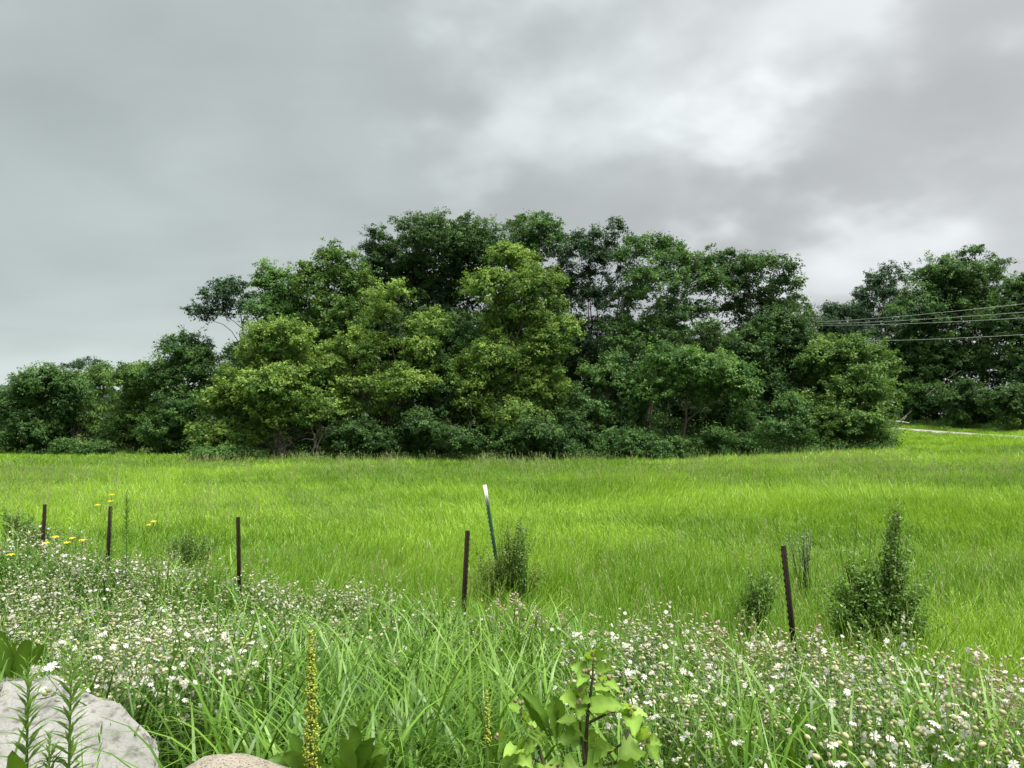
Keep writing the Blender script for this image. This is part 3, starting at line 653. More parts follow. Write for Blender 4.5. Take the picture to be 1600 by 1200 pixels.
shrub('light leafy shrub below the tall bare trunks', 54.5, 985, [(960, 690, 30, 20), (1000, 684, 30, 22), (980, 704, 40, 12)], 'mid', group=SG)
shrub('dark shrub at the foot of the stepping yellow green tree', 55.5, 680, [(660, 670, 40, 30), (720, 690, 36, 22), (690, 700, 44, 14)], 'dark', group=SG)
shrub('dark shrub left of centre under the olive tree', 55.5, 560, [(550, 680, 40, 30), (600, 690, 34, 22)], 'dark', group=SG)
shrub('low green shrub under the umbrella shaped tree', 55, 1085, [(1070, 695, 36, 16), (1120, 690, 30, 20), (1040, 700, 30, 12)], 'mid', group=SG)
shrub('narrow bright sapling beside the umbrella shaped tree', 54.8, 1165, [(1160, 660, 18, 26), (1170, 690, 22, 18)], 'fresh', group=SG)
shrub('low drooping leafage at the left foot of the grove', 54.5, 350, [(350, 706, 36, 8), (395, 708, 26, 7), (320, 704, 18, 8)], 'fresh', group=SG, bough=.35)
shrub('low bush at the foot of the rounded left tree', 66, 262, [(262, 690, 28, 18), (290, 700, 24, 12)], 'mid', group=LGp)
shrub('low bush at the foot of the far left tree', 69, 70, [(70, 698, 34, 12), (110, 700, 26, 12), (150, 702, 30, 10)], 'mid', group=LGp)
shrub('shrub left of the leaning dead trunk beyond the path', 96, 1445, [(1440, 625, 34, 32), (1470, 640, 30, 24), (1420, 645, 20, 22)], 'mid', group=RGp, leaf=.22, bough=.7)
shrub('shrub below the leaning dead trunk beyond the path', 90, 1510, [(1505, 628, 44, 32), (1530, 645, 36, 22)], 'dark', group=RGp, leaf=.22, bough=.7)
shrub('shrub at the right border beyond the path', 84, 1590, [(1570, 632, 40, 32), (1615, 635, 40, 36), (1650, 640, 40, 34)], 'dark', group=RGp, leaf=.22, bough=.7)
shrub('bright small sapling among the dark shrubs by the path', 88.5, 1502, [(1500, 655, 14, 14), (1490, 662, 16, 8)], 'fresh', group=RGp, leaf=.16, bough=.5)
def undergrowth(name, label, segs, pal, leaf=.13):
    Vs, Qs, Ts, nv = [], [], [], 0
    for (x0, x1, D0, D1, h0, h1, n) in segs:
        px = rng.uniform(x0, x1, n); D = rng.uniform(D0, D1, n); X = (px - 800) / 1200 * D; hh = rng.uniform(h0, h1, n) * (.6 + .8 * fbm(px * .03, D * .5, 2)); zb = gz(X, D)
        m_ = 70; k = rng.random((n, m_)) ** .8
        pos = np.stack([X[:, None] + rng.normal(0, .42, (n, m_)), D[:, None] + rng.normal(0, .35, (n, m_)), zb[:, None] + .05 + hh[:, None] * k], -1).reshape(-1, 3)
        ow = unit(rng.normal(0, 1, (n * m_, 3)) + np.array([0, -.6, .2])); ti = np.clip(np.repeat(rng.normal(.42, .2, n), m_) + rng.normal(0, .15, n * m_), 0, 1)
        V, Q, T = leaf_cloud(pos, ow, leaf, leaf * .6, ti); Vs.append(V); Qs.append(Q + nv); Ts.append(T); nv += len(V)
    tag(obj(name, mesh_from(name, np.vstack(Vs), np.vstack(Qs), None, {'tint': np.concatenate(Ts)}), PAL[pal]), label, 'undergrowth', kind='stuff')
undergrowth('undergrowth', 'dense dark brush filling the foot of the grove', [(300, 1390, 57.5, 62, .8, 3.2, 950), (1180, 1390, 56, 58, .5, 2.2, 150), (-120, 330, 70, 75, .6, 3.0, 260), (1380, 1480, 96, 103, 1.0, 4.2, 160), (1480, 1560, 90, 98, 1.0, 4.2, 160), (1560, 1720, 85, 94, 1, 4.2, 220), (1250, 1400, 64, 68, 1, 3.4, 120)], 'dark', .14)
undergrowth('weed_fringe', 'low green weeds where the meadow meets the grove', [(300, 1390, 54.6, 56.0, .2, .75, 380), (300, 1390, 52.6, 54.8, .25, 1.1, 130), (-120, 320, 67.5, 69.5, .2, .7, 160), (1400, 1470, 94, 98, .3, .9, 100), (1470, 1550, 88.5, 92, .3, .9, 100), (1550, 1720, 83, 87, .3, .9, 160)], 'fresh', .10)
print('leaves', NLEAF)

# bare dead branches and logs
def dead_branch(label, px, D, h, spread, n, mat='dead_wood', lean=(0, 0)):
    x = (px - 800) / 1200 * D; root = thing('dead_branch', label, 'branch', (x, D, gzf(x, D)), 0, 'dead branches')
    m = MB()
    for _ in range(n):
        a = rng.random() * 2 * PI; tip = np.array([math.cos(a) * spread * rng.uniform(.3, 1) + lean[0], math.sin(a) * .4 * spread + lean[1], h * rng.uniform(.55, 1)])
        pts = limb(m, (rng.normal(0, .12), rng.normal(0, .12), -.1), tip, .028, .008, .12, .35, 8, 4)
        for k in (3, 4, 5, 6, 7):
            limb(m, pts[k], pts[k] + np.array([rng.normal(0, .6), rng.normal(0, .4), rng.normal(-.2, .45)]), .016, .004, .05, .25, 5, 3)
    tag(m.build('twig', M[mat], root), kind='stuff')
dead_branch('grey bare tangle under the drooping yellow green tree', 440, 54.0, 2.6, 1.5, 9)
dead_branch('thin grey dead twigs right of the left tangle', 492, 54.2, 2.8, 1.2, 6)
dead_branch('pale curling dead branches left of the central tree', 715, 54.2, 3.4, 1.7, 8)
dead_branch('pale bare branches inside the left tree row', 118, 70.5, 5.6, 1.6, 6)
def log(label, a, b, r, name='fallen_log', cat='log'):
    a, b = P(*a), P(*b); root = thing(name, label, cat, tuple(a)); m = MB()
    pts = limb(m, (0, 0, 0), b - a, r, r * .5, .03, .06, 9, 7)
    k = pts[6]; limb(m, k, k + np.array([.6, .2, .8]), r * .4, .02, .05, .1, 4, 4)
    m.build('log' if cat == 'log' else 'trunk', M['pale_wood' if cat == 'log' else 'dead_wood'], root, smooth=True)
log('pale fallen log lying beside the path right of the grove', (1380, 658, 95), (1421, 661, 94.5), .16)
log('thin pale pole propped above the fallen log', (1403, 661, 95.5), (1426, 641, 95), .07)
log('leaning bare dead snag among the trees beyond the path', (1447, 618, 92), (1500, 580, 92.5), .05, 'dead_snag', 'snag')

# ------------------------------------------------------------------ power line
def power_line():
    far = np.array([43.5, 112.0]); near = np.array([36.5, 36.0])
    ends = [((1270, 503.0), (1600, 475)), ((1270, 505.5), (1600, 488)), ((1270, 508), (1600, 497)), ((1300, 532), (1600, 523))]
    labs = ['topmost of the four power lines crossing the right trees', 'second power line from the top at the right', 'third power line from the top at the right', 'lowest power line, set apart below the others at the right']
    tops = []
    for (a, b), lb in zip(ends, labs):
        A = P(a[0], a[1], 112); B = P(b[0], b[1], 55); dirv = B - A; E = A + dirv * 1.24; S = A - dirv * 0.03
        t = np.linspace(0, 1, 40)[:, None]; pts = S + (E - S) * t; pts[:, 2] -= (.3 * 4 * t * (1 - t))[:, 0] - .3 * 4 * .2 * .8 * t[:, 0] / .8
        m = MB(); m.tube(pts - pts[0], .016, 5)
        tag(m.build('power_line', M['wire'], loc=tuple(pts[0])), lb, 'cable', 'power lines'); tops.append((pts[0], pts[-1]))
    for e, lb in ((0, 'utility pole hidden behind the grove carrying the power lines'), (1, 'utility pole outside the right border carrying the power lines')):
        ps = [t[e] for t in tops]; c = np.mean(ps, 0); g = gzf(c[0], c[1]); H = max(p[2] for p in ps) - g + .3
        root = thing('utility_pole', lb, 'pole', (c[0], c[1], g), 0, 'utility poles')
        m = MB(); m.tube([(0, 0, -.5), (0, 0, H * .5), (0, 0, H)], [.17, .15, .12], 10); m.build('shaft', M['pole'], root, smooth=True)
        for p in ps[:3] + ps[3:]:
            q = p - np.array([c[0], c[1], g]); m = MB(); m.tube([(0, 0, q[2] - .12), (q[0], q[1], q[2] - .12)], .05, 6); m.build('cross_arm', M['pole'], root)
            m = MB(); m.tube([(q[0], q[1], q[2] - .14), (q[0], q[1], q[2] - .02)], [.05, .04], 8); m.build('insulator', M['ceramic'], root)
power_line()

# ------------------------------------------------------------------ fence posts
def t_post(label, base, top, white=0.0, w=.036):
    """studded steel T post"""
    base = np.array(base, float); d = np.array(top, float) - base; H = np.linalg.norm(d)
    root = thing('fence_post', label, 'post', tuple(base), 0, 'steel fence posts')
    root.rotation_euler = Vector(d).to_track_quat('Z', 'Y').to_euler()
    zz = PI * .9 * 0
    def shaft(z0, z1):
        m = MB(); m.box((-w / 2, -.004, z0), (w / 2, .004, z1)); m.box((-.004, .0045, z0), (.004, .034, z1))
        m.box((-w / 2 - .001, -.009, z0 + .001), (-w / 2 + .006, -.0045, z1 - .001)); m.box((w / 2 - .006, -.009, z0 + .001), (w / 2 + .001, -.0045, z1 - .001))
        return m
    body = 'green_paint' if white else 'rust'
    shaft(-.45, H - white).build('shaft', M[body], root)
    if white: shaft(H - white, H).build('painted_tip', M['white_paint'], root)
    me = None
    for k in range(int((H + .05) / .055)):
        z = H - .035 - k * .055
        if z < .05: break
        if me is None:
            m = MB(); m.box((-.007, -.017, -.010), (.007, -.0045, .010)); me = m.mesh('stud')
        o = obj('stud', me, M[body], root); o.location = (0, 0, z)
        if white and z > H - white: o.material_slots[0].link = 'OBJECT'; o.material_slots[0].material = M['white_paint']
for px, py, lx, D, h, lb in ((1222, 853, .10, 7.0, None, 'dark rusty fence post beside the tall dark shrub at right'),
                             (732, 829, -.055, 7.97, None, 'dark rusty fence post in front of the white tipped post'),
                             (371.5, 808, .045, 9.06, None, 'dark fence post third from the right, alone in the grass'),
                             (174, 791, -.02, 10.27, None, 'dark fence post under the yellow flowers'),
                             (71, 788, -.01, 10.9, None, 'leftmost dark fence post in the weeds')):
    t = P(px, py, D); b = np.array([t[0] + lx, D - .02, 0]); b[2] = gzf(b[0], b[1]); t_post(lb, b, t)
t = P(756, 758, 10.0); b = np.array([t[0] + .235, 10.0, 0]); b[2] = gzf(b[0], b[1]); t_post('leaning green fence post with chipped white tip', b, t, .265, .042)

# ------------------------------------------------------------------ rocks
def rock_mesh(name, V, Q, amp, fr):
    V = np.array(V); return V
def slab():
    poly = [(-2.36, 3.60), (-2.10, 3.64), (-1.78, 3.52), (-1.50, 3.36), (-1.42, 3.16), (-1.30, 3.00), (-1.25, 2.74), (-1.18, 2.46), (-1.72, 2.32), (-2.2, 2.28), (-2.52, 2.55), (-2.42, 3.05), (-2.27, 3.36)]
    bm = bmesh.new(); vs = [bm.verts.new((x, y, 0)) for x, y in poly]; f = bm.faces.new(vs)
    r = bmesh.ops.extrude_face_region(bm, geom=[f]); top = [v for v in r['geom'] if isinstance(v, bmesh.types.BMVert)]
    for v in bm.verts: v.co.z = .2
    for v in top: v.co.z = 1.09 + (v.co.y - 3.5) * .37 + (v.co.x + 2.2) * -.17
    bmesh.ops.recalc_face_normals(bm, faces=bm.faces)
    bmesh.ops.triangulate(bm, faces=bm.faces)
    bmesh.ops.subdivide_edges(bm, edges=bm.edges, cuts=5, use_grid_fill=True)
    bmesh.ops.bevel(bm, geom=[e for e in bm.edges if len(e.link_faces) == 2 and e.calc_face_angle() > .5], offset=.018, segments=2, affect='EDGES')
    bmesh.ops.triangulate(bm, faces=bm.faces)
    bmesh.ops.subdivide_edges(bm, edges=[e for e in bm.edges if e.calc_length() > .06], cuts=1)
    bm.normal_update()
    for v in bm.verts:
        c = v.co; n = float(fbm(c.x * 4 + c.z * 3, c.y * 4 + 9, 4)) - .5; n2 = float(fbm(c.x * 17 + c.z * 9, c.y * 17 + 3, 3)) - .5
        v.co += v.normal * (n * .085 + n2 * .045)
    c0 = Vector((-2.0, 2.95, 0)); c0.z = gzf(c0.x, c0.y)
    for v in bm.verts: v.co -= c0
    me = bpy.data.meshes.new('slab'); bm.to_mesh(me); bm.free(); me.polygons.foreach_set('use_smooth', np.ones(len(me.polygons), bool))
    me.set_sharp_from_angle(angle=math.radians(28))
    tag(obj('rock', me, M['limestone'], loc=c0), 'big pale flat rock slab behind the tall stems at bottom left', 'rock')
slab()
def boulder():
    bm = bmesh.new(); bmesh.ops.create_icosphere(bm, subdivisions=5, radius=1); bm.normal_update()
    for v in bm.verts:
        c = v.co.copy(); n = float(fbm(c.x * 1.6 + c.z + 5, c.y * 1.6 + c.z * .7 + 2, 4)) - .5; n2 = float(fbm(c.x * 9 + c.z * 5, c.y * 9 - c.z * 4, 3)) - .5
        v.co = v.co * (1 + .28 * n + .045 * n2); v.co.x *= .42; v.co.y *= .30; v.co.z *= .34
    me = bpy.data.meshes.new('boulder'); bm.to_mesh(me); bm.free(); me.polygons.foreach_set('use_smooth', np.ones(len(me.polygons), bool))
    p = P(350, 1180, 2.25); zt = max(v.co.z for v in me.vertices)
    tag(obj('boulder', me, M['granite'], loc=(p[0] - .0, 2.25, p[2] - zt - .015)), 'rounded speckled tan boulder at the bottom edge beside the dock spike', 'boulder')
boulder()

# ------------------------------------------------------------------ campion (the white flowers)
def campion_proto(dry=False, n=11):
    root = thing('white_campion', '', '')
    st, lf, ca, pe = MB(), MB(), MB(), MB()
    for _ in range(n):
        a = random.random() * 2 * PI; r = random.uniform(0, .08); b = np.array([r * math.cos(a), r * math.sin(a), -.02])
        H = random.uniform(.42, .76); sp = random.uniform(.05, .36); a2 = a + random.gauss(0, .5)
        tip = np.array([b[0] + sp * math.cos(a2), b[1] + sp * math.sin(a2), H])
        mid = (b + tip) / 2 + np.array([random.gauss(0, .02), random.gauss(0, .02), .05])
        st.tube([b, mid, tip], [.0028, .0022, .0015], 3, random.random())
        for f in (.25, .4, .55, .7, .85):
            q = b * (1 - f) + tip * f + np.array([0, 0, .1 * f * (1 - f)])
            aa = random.random() * 6.28
            for s in (0, PI): lf.leaf(q, (math.cos(aa + s), math.sin(aa + s), .35), (0, 0, 1), random.uniform(.035, .07), random.uniform(.009, .016), ((0, .2), (.4, 1), (1, .03)), .5, .1, random.random())
        for k in range(random.randint(3, 7)):
            f = random.uniform(.84, 1.0) if random.random() < .8 else random.uniform(.65, .84); q = b * (1 - f) + tip * f; aa = random.random() * 6.28; l = random.uniform(.02, .06)
            e = q + l * np.array([math.cos(aa) * .75, math.sin(aa) * .75, random.uniform(.2, .9)])
            st.tube([q, (q + e) / 2 + np.array([0, 0, .008]), e], .0011, 3, random.random(), cap=False)
            ax = unit(np.array([math.cos(aa) * random.uniform(.3, 1.2), math.sin(aa) * random.uniform(.3, 1.2), random.uniform(-.35, .8)]))
            rr = random.uniform(.0063, .0103)
            ca.ball(e + ax * rr * 1.2, rr, ax, random.uniform(1.3, 1.75), 6, 4, random.random())
            if random.random() < (.25 if dry else .34):
                c = e + ax * rr * 2.9; n_ = unit(ax + np.array(unit(np.array([random.gauss(0, .4), random.gauss(0, .4) - .45, .45])))); t1 = unit(np.cross(n_, (.3, .2, .9))); t2 = np.cross(n_, t1); R = random.uniform(.0135, .0205)
                for p in range(5):
                    th = p * 2 * PI / 5 + random.gauss(0, .08); w = .5
                    f_ = lambda ang, rad, h: c + rad * (math.cos(ang) * t1 + math.sin(ang) * t2) + n_ * h
                    pe.add([c, f_(th - w, R * .72, .001), f_(th - .3, R * 1.05, -.002), f_(th, R * .82, .0015), f_(th + .3, R * 1.05, -.002), f_(th + w, R * .72, .001)], None, [(0, 1, 2), (0, 2, 3), (0, 3, 4), (0, 4, 5)], random.random())
    st.build('stem', M['dry_stem' if dry else 'stem'], root)['kind'] = 'stuff'; lf.build('leaf_mass', M['herb'], root)['kind'] = 'stuff'
    ca.build('seed_bladder', M['dry_calyx' if dry else 'calyx'], root)['kind'] = 'stuff'
    if pe.n: pe.build('flower', M['petal'], root)['kind'] = 'stuff'
    return root
def campions():
    green = [campion_proto() for _ in range(6)]; dry = [campion_proto(True, 15) for _ in range(3)]
    cnt = 9000; x = rng.uniform(-9, 5, cnt); y = rng.uniform(2.6, 11.5, cnt)
    keep = (y < verge_y(x) + .15) & (np.abs(x) < y * .78) & ~on_rock(x, y); x, y = x[keep], y[keep]
    px, py = to_px(x, y, gz(x, y) + .62)
    d = blobs(px, py, [(230, 990, 170, 70, 1), (90, 930, 140, 50, 1), (330, 1000, 110, 60, .9), (200, 880, 160, 40, .8), (100, 825, 110, 25, .6), (560, 900, 120, 35, .8), (520, 965, 130, 45, .55), (420, 900, 80, 40, .6), (810, 945, 50, 35, .9), (700, 940, 90, 30, .35), (1000, 985, 90, 50, .8), (980, 1060, 100, 50, .6), (1190, 985, 70, 35, .95), (1330, 1050, 110, 50, .85), (1400, 1120, 130, 50, .66), (1150, 1110, 110, 60, .55), (1560, 1080, 50, 40, 1), (320, 1090, 80, 40, .4), (300, 850, 80, 20, .5)])
    order = rng.permutation(len(x)); used = set(); pts = []; cnt = 0
    for i in order:
        if cnt >= 298: break
        if rng.random() > d[i] ** 2 * .9: continue
        if any((x[i] - a) ** 2 + (y[i] - b) ** 2 < .15 ** 2 for a, b in pts): continue
        pts.append((x[i], y[i])); cnt += 1
        isdry = (px[i] > 1480 and py[i] < 1140) or (760 < px[i] < 850 and py[i] < 975 and rng.random() < .6) or (1140 < px[i] < 1260 and py[i] < 1010 and rng.random() < .5)
        pr = (dry if isdry else green); k = int(rng.integers(0, len(pr))); root = pr[k]; rz = rng.random() * 6.28; s = rng.uniform(.82, 1.12) * (1 - .18 * float(sm(y[i], 5.5, 8)))
        loc = (x[i], y[i], gzf(x[i], y[i]))
        if root.name in used: root = dup(root, loc, rz, s)
        else:
            used.add(root.name); root.location = loc; root.rotation_euler = (0, 0, rz); root.scale = (s,) * 3
        if isdry: tag(root, 'faded tan white campion clump with dry bladders in the verge', 'wildflower', 'faded campion clumps')
        else: tag(root, 'white campion clump with pale green bladders in the weedy verge', 'wildflower', 'white campion clumps')
    for r in green + dry:
        if r.name not in used:
            for c in list(r.children): bpy.data.objects.remove(c)
            bpy.data.objects.remove(r)
campions()

# ------------------------------------------------------------------ other named plants
HEART = ((0, .3), (.08, .8), (.2, 1), (.34, .92), (.48, .86), (.62, .62), (.76, .46), (.9, .2), (1, .02))
LANCE = ((0, .12), (.12, .5), (.26, .86), (.42, 1), (.58, .92), (.74, .68), (.88, .36), (1, .02))
TOCAM = np.array([0, -1.0, .55])

def burdock():
    D = 2.45; bp = P(912, 1200, D); gx_, gy_ = bp[0], D; base = np.array([gx_, gy_, gzf(gx_, gy_)])
    root = thing('burdock', 'leafy burdock with purple stems and broad pale green leaves at bottom centre', 'plant', tuple(base))
    W = lambda px, py, dd=0: P(px, py, D + dd) - base
    m = MB(); m.tube([(0, 0, -.03), W(914, 1195), W(918, 1120), W(926, 1060), W(927, 1028)], [.009, .007, .0055, .004, .0025], 7); m.build('stem', M['purple_stem'], root, smooth=True)
    br = [((914, 1190), (907, 1140), (904, 1095)), ((922, 1105), (935, 1080), (944, 1062)), ((925, 1060), (916, 1048), (912, 1042)), ((915, 1200), (960, 1192), (1010, 1158)), ((918, 1130), (955, 1112), (984, 1112)), ((912, 1200), (850, 1195), (812, 1172)), ((850, 1195), (838, 1150), (824, 1128)), ((824, 1130), (816, 1112), (812, 1106)), ((915, 1200), (975, 1160), (990, 1128))]
    for b in br:
        m = MB(); m.tube([W(*q, .02 * i - .02) for i, q in enumerate(b)], [.005, .004, .0025], 5); m.build('branch', M['purple_stem'], root, smooth=True)
    leaves = [((926, 1030), (930, 1006), 20), ((926, 1030), (906, 1028), 14), ((928, 1030), (950, 1018), 12), ((927, 1036), (940, 1022), 12),
              ((916, 1050), (890, 1040), 22), ((914, 1052), (900, 1072), 18), ((932, 1048), (964, 1040), 18), ((940, 1064), (932, 1046), 16), ((946, 1066), (972, 1080), 14), ((944, 1068), (936, 1092), 20),
              ((903, 1090), (885, 1062), 26), ((905, 1090), (922, 1062), 22), ((902, 1094), (874, 1090), 26), ((904, 1098), (906, 1124), 34), ((906, 1094), (926, 1098), 16),
              ((926, 1104), (972, 1082), 38), ((920, 1112), (954, 1108), 26), ((922, 1106), (988, 1100), 24), ((912, 1150), (866, 1158), 44), ((914, 1150), (888, 1122), 26), ((900, 1130), (864, 1124), 18), ((914, 1158), (940, 1140), 30),
              ((1008, 1156), (1012, 1124), 24), ((1006, 1156), (1000, 1130), 18), ((1012, 1158), (1034, 1162), 18), ((1010, 1164), (1026, 1184), 34), ((1000, 1168), (962, 1186), 52), ((984, 1112), (1010, 1118), 18), ((984, 1114), (978, 1090), 20), ((986, 1120), (992, 1150), 36), ((980, 1118), (960, 1108), 24),
              ((812, 1172), (808, 1148), 30), ((810, 1172), (784, 1180), 26), ((812, 1176), (830, 1196), 36), ((816, 1172), (840, 1160), 30), ((808, 1176), (790, 1196), 30), ((824, 1130), (826, 1112), 20), ((822, 1132), (838, 1136), 18), ((812, 1108), (792, 1100), 18), ((814, 1106), (820, 1090), 10), ((780, 1158), (788, 1134), 14),
              ((850, 1194), (868, 1216), 60), ((914, 1196), (948, 1222), 64), ((905, 1198), (880, 1216), 50), ((960, 1190), (994, 1214), 50), ((836, 1160), (852, 1140), 26), ((930, 1180), (966, 1160), 40)]
    for i, (a, b, w) in enumerate(leaves):
        dd = -.06 + .12 * random.random(); A = W(*a, dd); B = W(*b, dd - random.uniform(.0, .10)); d = B - A; L = np.linalg.norm(d) * 1.12
        w = w * (1.3 if w < 28 else .95); L = L * (1.05 if L < .09 else .9); m = MB(); up = TOCAM * .8 + np.array([random.gauss(0, .35), random.gauss(0, .2), .5 + random.gauss(0, .25)])
        prof = tuple((t, ww * (1 + random.gauss(0, .09))) for t, ww in HEART)
        m.leaf(A, d + np.array([0, 0, .15 * L]), up, L, w / 1200 * D * .92, prof, .3, .2, random.random(), .09)
        m.build('leaf', M['burdock'], root, smooth=True)
    for px, py in ((926, 1024), (905, 1078), (906, 1094), (945, 1058), (912, 1044), (1013, 1152), (986, 1108), (775, 1150), (812, 1098)):
        for _ in range(3):
            m = MB(); c = W(px + random.gauss(0, 3), py + random.gauss(0, 3), -.07); m.ball(c, .0065, (0, 0, 1), 1.1, 7, 5, random.random()); m.build('bur', M['dry_stem'], root, smooth=True)
burdock()

def dock_spike(label, px, top, bot, D, wmax):
    b = P(px, 1200, D); base = np.array([b[0], D, gzf(b[0], D)]); T = P(px + (6 if wmax > .02 else 0), top, D) - base
    root = thing('dock_plant', label, 'plant', tuple(base), 0, 'flowering dock spikes')
    m = MB(); m.tube([(0, 0, -.03), T * .5 + np.array([.008, 0, 0]), T], [.006, .005, .002], 6); m.build('stem', M['stem'], root)
    m = MB(); z0 = P(px, bot, D)[2] - base[2]
    n = int(2600 * (T[2] - z0) * (wmax / .03))
    for _ in range(n):
        t = random.random(); z = z0 + (T[2] - z0) * t; w = wmax * (1 - t ** 2.5) * (.62 + .38 * math.sin(t * 26 + 1) ** 2) + .003
        a = random.random() * 6.28; r = w * math.sqrt(random.random()); c = T * (z / T[2]) + np.array([.008 * math.sin(PI * z / T[2]), 0, 0]) + np.array([r * math.cos(a), r * math.sin(a), 0])
        m.ball(c, random.uniform(.0022, .0042), (random.gauss(0, 1), random.gauss(0, 1), .5), 1.2, 5, 3, random.random())
    tag(m.build('seed_spike', M['dock_seed'], root), kind='stuff')
    return root, base
r, b_ = dock_spike('tall yellow green dock seed spike rising at the bottom left of centre', 480, 985, 1240, 2.35, .026)
def add_leaves(root, base, lst, D, mat, prof=LANCE, wave=.05, droop=.35):
    for (a, b, w) in lst:
        dd = random.uniform(-.04, .05); A = P(*a, D + dd) - base; B = P(*b, D + dd - random.uniform(0, .08)) - base; L = np.linalg.norm(B - A) * 1.12
        m = MB(); m.leaf(A, B - A + np.array([0, 0, .18 * L]), TOCAM + np.array([random.gauss(0, .5), 0, .4]), L, w / 1200 * D, prof, droop, .12, random.random(), wave); prof_ = tuple((t, max(.02, ww * (1 + random.gauss(0, .10)))) for t, ww in prof); m = MB(); m.leaf(A, B - A + np.array([0, 0, .18 * L]), TOCAM + np.array([random.gauss(0, .7), 0, .4]), L, w / 1200 * D * .85, prof_, droop * random.uniform(.8, 1.8), .22, random.random(), wave * 1.6); m.build('leaf', M[mat], root, smooth=True)
add_leaves(r, b_, [((478, 1215), (430, 1125), 30), ((476, 1210), (398, 1148), 22), ((474, 1205), (448, 1118), 26), ((482, 1210), (505, 1160), 26), ((480, 1220), (440, 1190), 34), ((486, 1215), (530, 1190), 24), ((470, 1220), (400, 1190), 24)], 2.4, 'dock')
r, b_ = dock_spike('short slim yellow dock spike beside the burdock', 760, 1078, 1165, 2.6, .010)
def leaf_clump(name, label, px, D, lst, mat='dock', group='broad leaved clumps'):
    x = (px - 800) / 1200 * D; base = np.array([x, D, gzf(x, D)]); root = thing(name, label, 'plant', tuple(base), 0, group)
    add_leaves(root, base, lst, D, mat)
leaf_clump('dock_plant', 'clump of long broad leaves right of the tall dock spike', 560, 2.7, [((560, 1230), (545, 1060), 30), ((560, 1230), (618, 1105), 34), ((562, 1220), (590, 1130), 40), ((555, 1220), (530, 1120), 26), ((565, 1230), (610, 1150), 38), ((550, 1230), (515, 1165), 24)])
leaf_clump('dock_plant', 'clump of upright long leaves left of the burdock', 850, 3.1, [((862, 1150), (803, 1045), 26), ((866, 1150), (848, 1062), 24), ((870, 1150), (860, 1040), 26), ((872, 1150), (880, 1058), 22), ((856, 1150), (812, 1075), 20), ((875, 1150), (872, 1075), 20)])
leaf_clump('dock_plant', 'single broad dark leaf clump near the bottom right', 1455, 3.0, [((1452, 1200), (1450, 1085), 30), ((1458, 1200), (1466, 1110), 24), ((1455, 1200), (1440, 1130), 26)])
leaf_clump('dock_plant', 'large dark leaves at the left border above the rock', 30, 4.3, [((20, 1060), (5, 965), 26), ((30, 1060), (50, 950), 24), ((40, 1060), (82, 968), 20), ((10, 1060), (-20, 980), 24), ((45, 1060), (66, 995), 20), ((25, 1060), (26, 940), 20), ((15, 1060), (-8, 950), 22)])
leaf_clump('dock_plant', 'broad leaves at the bottom left corner in front of the rock', 40, 1.95, [((40, 1260), (15, 1150), 40), ((45, 1260), (80, 1160), 44), ((30, 1260), (-5, 1180), 40), ((70, 1260), (115, 1165), 36), ((60, 1260), (50, 1175), 36), ((80, 1260), (140, 1190), 34)])

def horseweed(label, px, top, D, lean=0, wide=.062):
    b = P(px, 1200 if D < 5 else 880, D); base = np.array([b[0], D, gzf(b[0], D)]); T = P(px + lean, top, D) - base; H = T[2]
    root = thing('horseweed', label, 'plant', tuple(base), 0, 'horseweed stems')
    m = MB(); m.tube([(0, 0, -.03), T * .5 + np.array([.01, 0, 0]), T], [.0055, .0045, .002], 6); m.build('stem', M['horseweed'], root, smooth=True)
    lm = MB(); n = 150
    for i in range(n):
        t = .12 + .88 * (i / n) ** .8; c = T * t + np.array([.01 * math.sin(PI * t), 0, 0]); a = i * 2.4 + random.gauss(0, .2); l = wide * (1.15 - .5 * t) * random.uniform(.8, 1.2) * (1.0 if t < .93 else .6)
        el = .35 + 1.0 * max(0, t - .6) / .4
        lm.leaf(c, (math.cos(a), math.sin(a), el), (0, 0, 1), l, l * .14, ((0, .3), (.4, 1), (1, .03)), .25, .15, random.random())
    tag(lm.build('foliage', M['horseweed'], root), kind='stuff')
horseweed('left of two tall feathery stems in front of the pale rock', 36, 1032, 2.25, 8, .115)
horseweed('right and taller of two feathery stems in front of the pale rock', 98, 1008, 2.25, 14, .118)
horseweed('short feathery stem low in front of the pale rock', 75, 1145, 2.2, 2, .085)
horseweed('feathery stem standing right of the post with yellow flowers', 196, 768, 8.6, 2, .16)

# leafy goldenrod like stems (right of centre, and bedstraw like whorls at the bottom)
def leafy(n=7):
    root = thing('leafy_weed', '', ''); st, lf = MB(), MB()
    for _ in range(n):
        a = random.random() * 6.28; r = random.uniform(0, .12); b = np.array([r * math.cos(a), r * math.sin(a), -.02]); H = random.uniform(.42, .62)
        T = b + np.array([random.gauss(0, .05), random.gauss(0, .05), H]); st.tube([b, (b + T) / 2, T], [.003, .0025, .0015], 4)
        for i in range(26):
            t = .15 + .85 * i / 26; aa = i * 2.4 + random.gauss(0, .3); l = random.uniform(.06, .10) * (1 - .3 * t) 
            lf.leaf(b + (T - b) * t, (math.cos(aa), math.sin(aa), .25 + 1.6 * max(0, t - .75) / .25), (0, 0, 1), l, l * .2, LANCE, .35, .12, min(1, .25 + .6 * t ** 3 + .2 * random.random()))
    tag(st.build('stem', M['stem'], root), kind='stuff'); tag(lf.build('leaf_mass', M['dock'], root), kind='stuff'); return root
lp = [leafy() for _ in range(3)]; spots = []
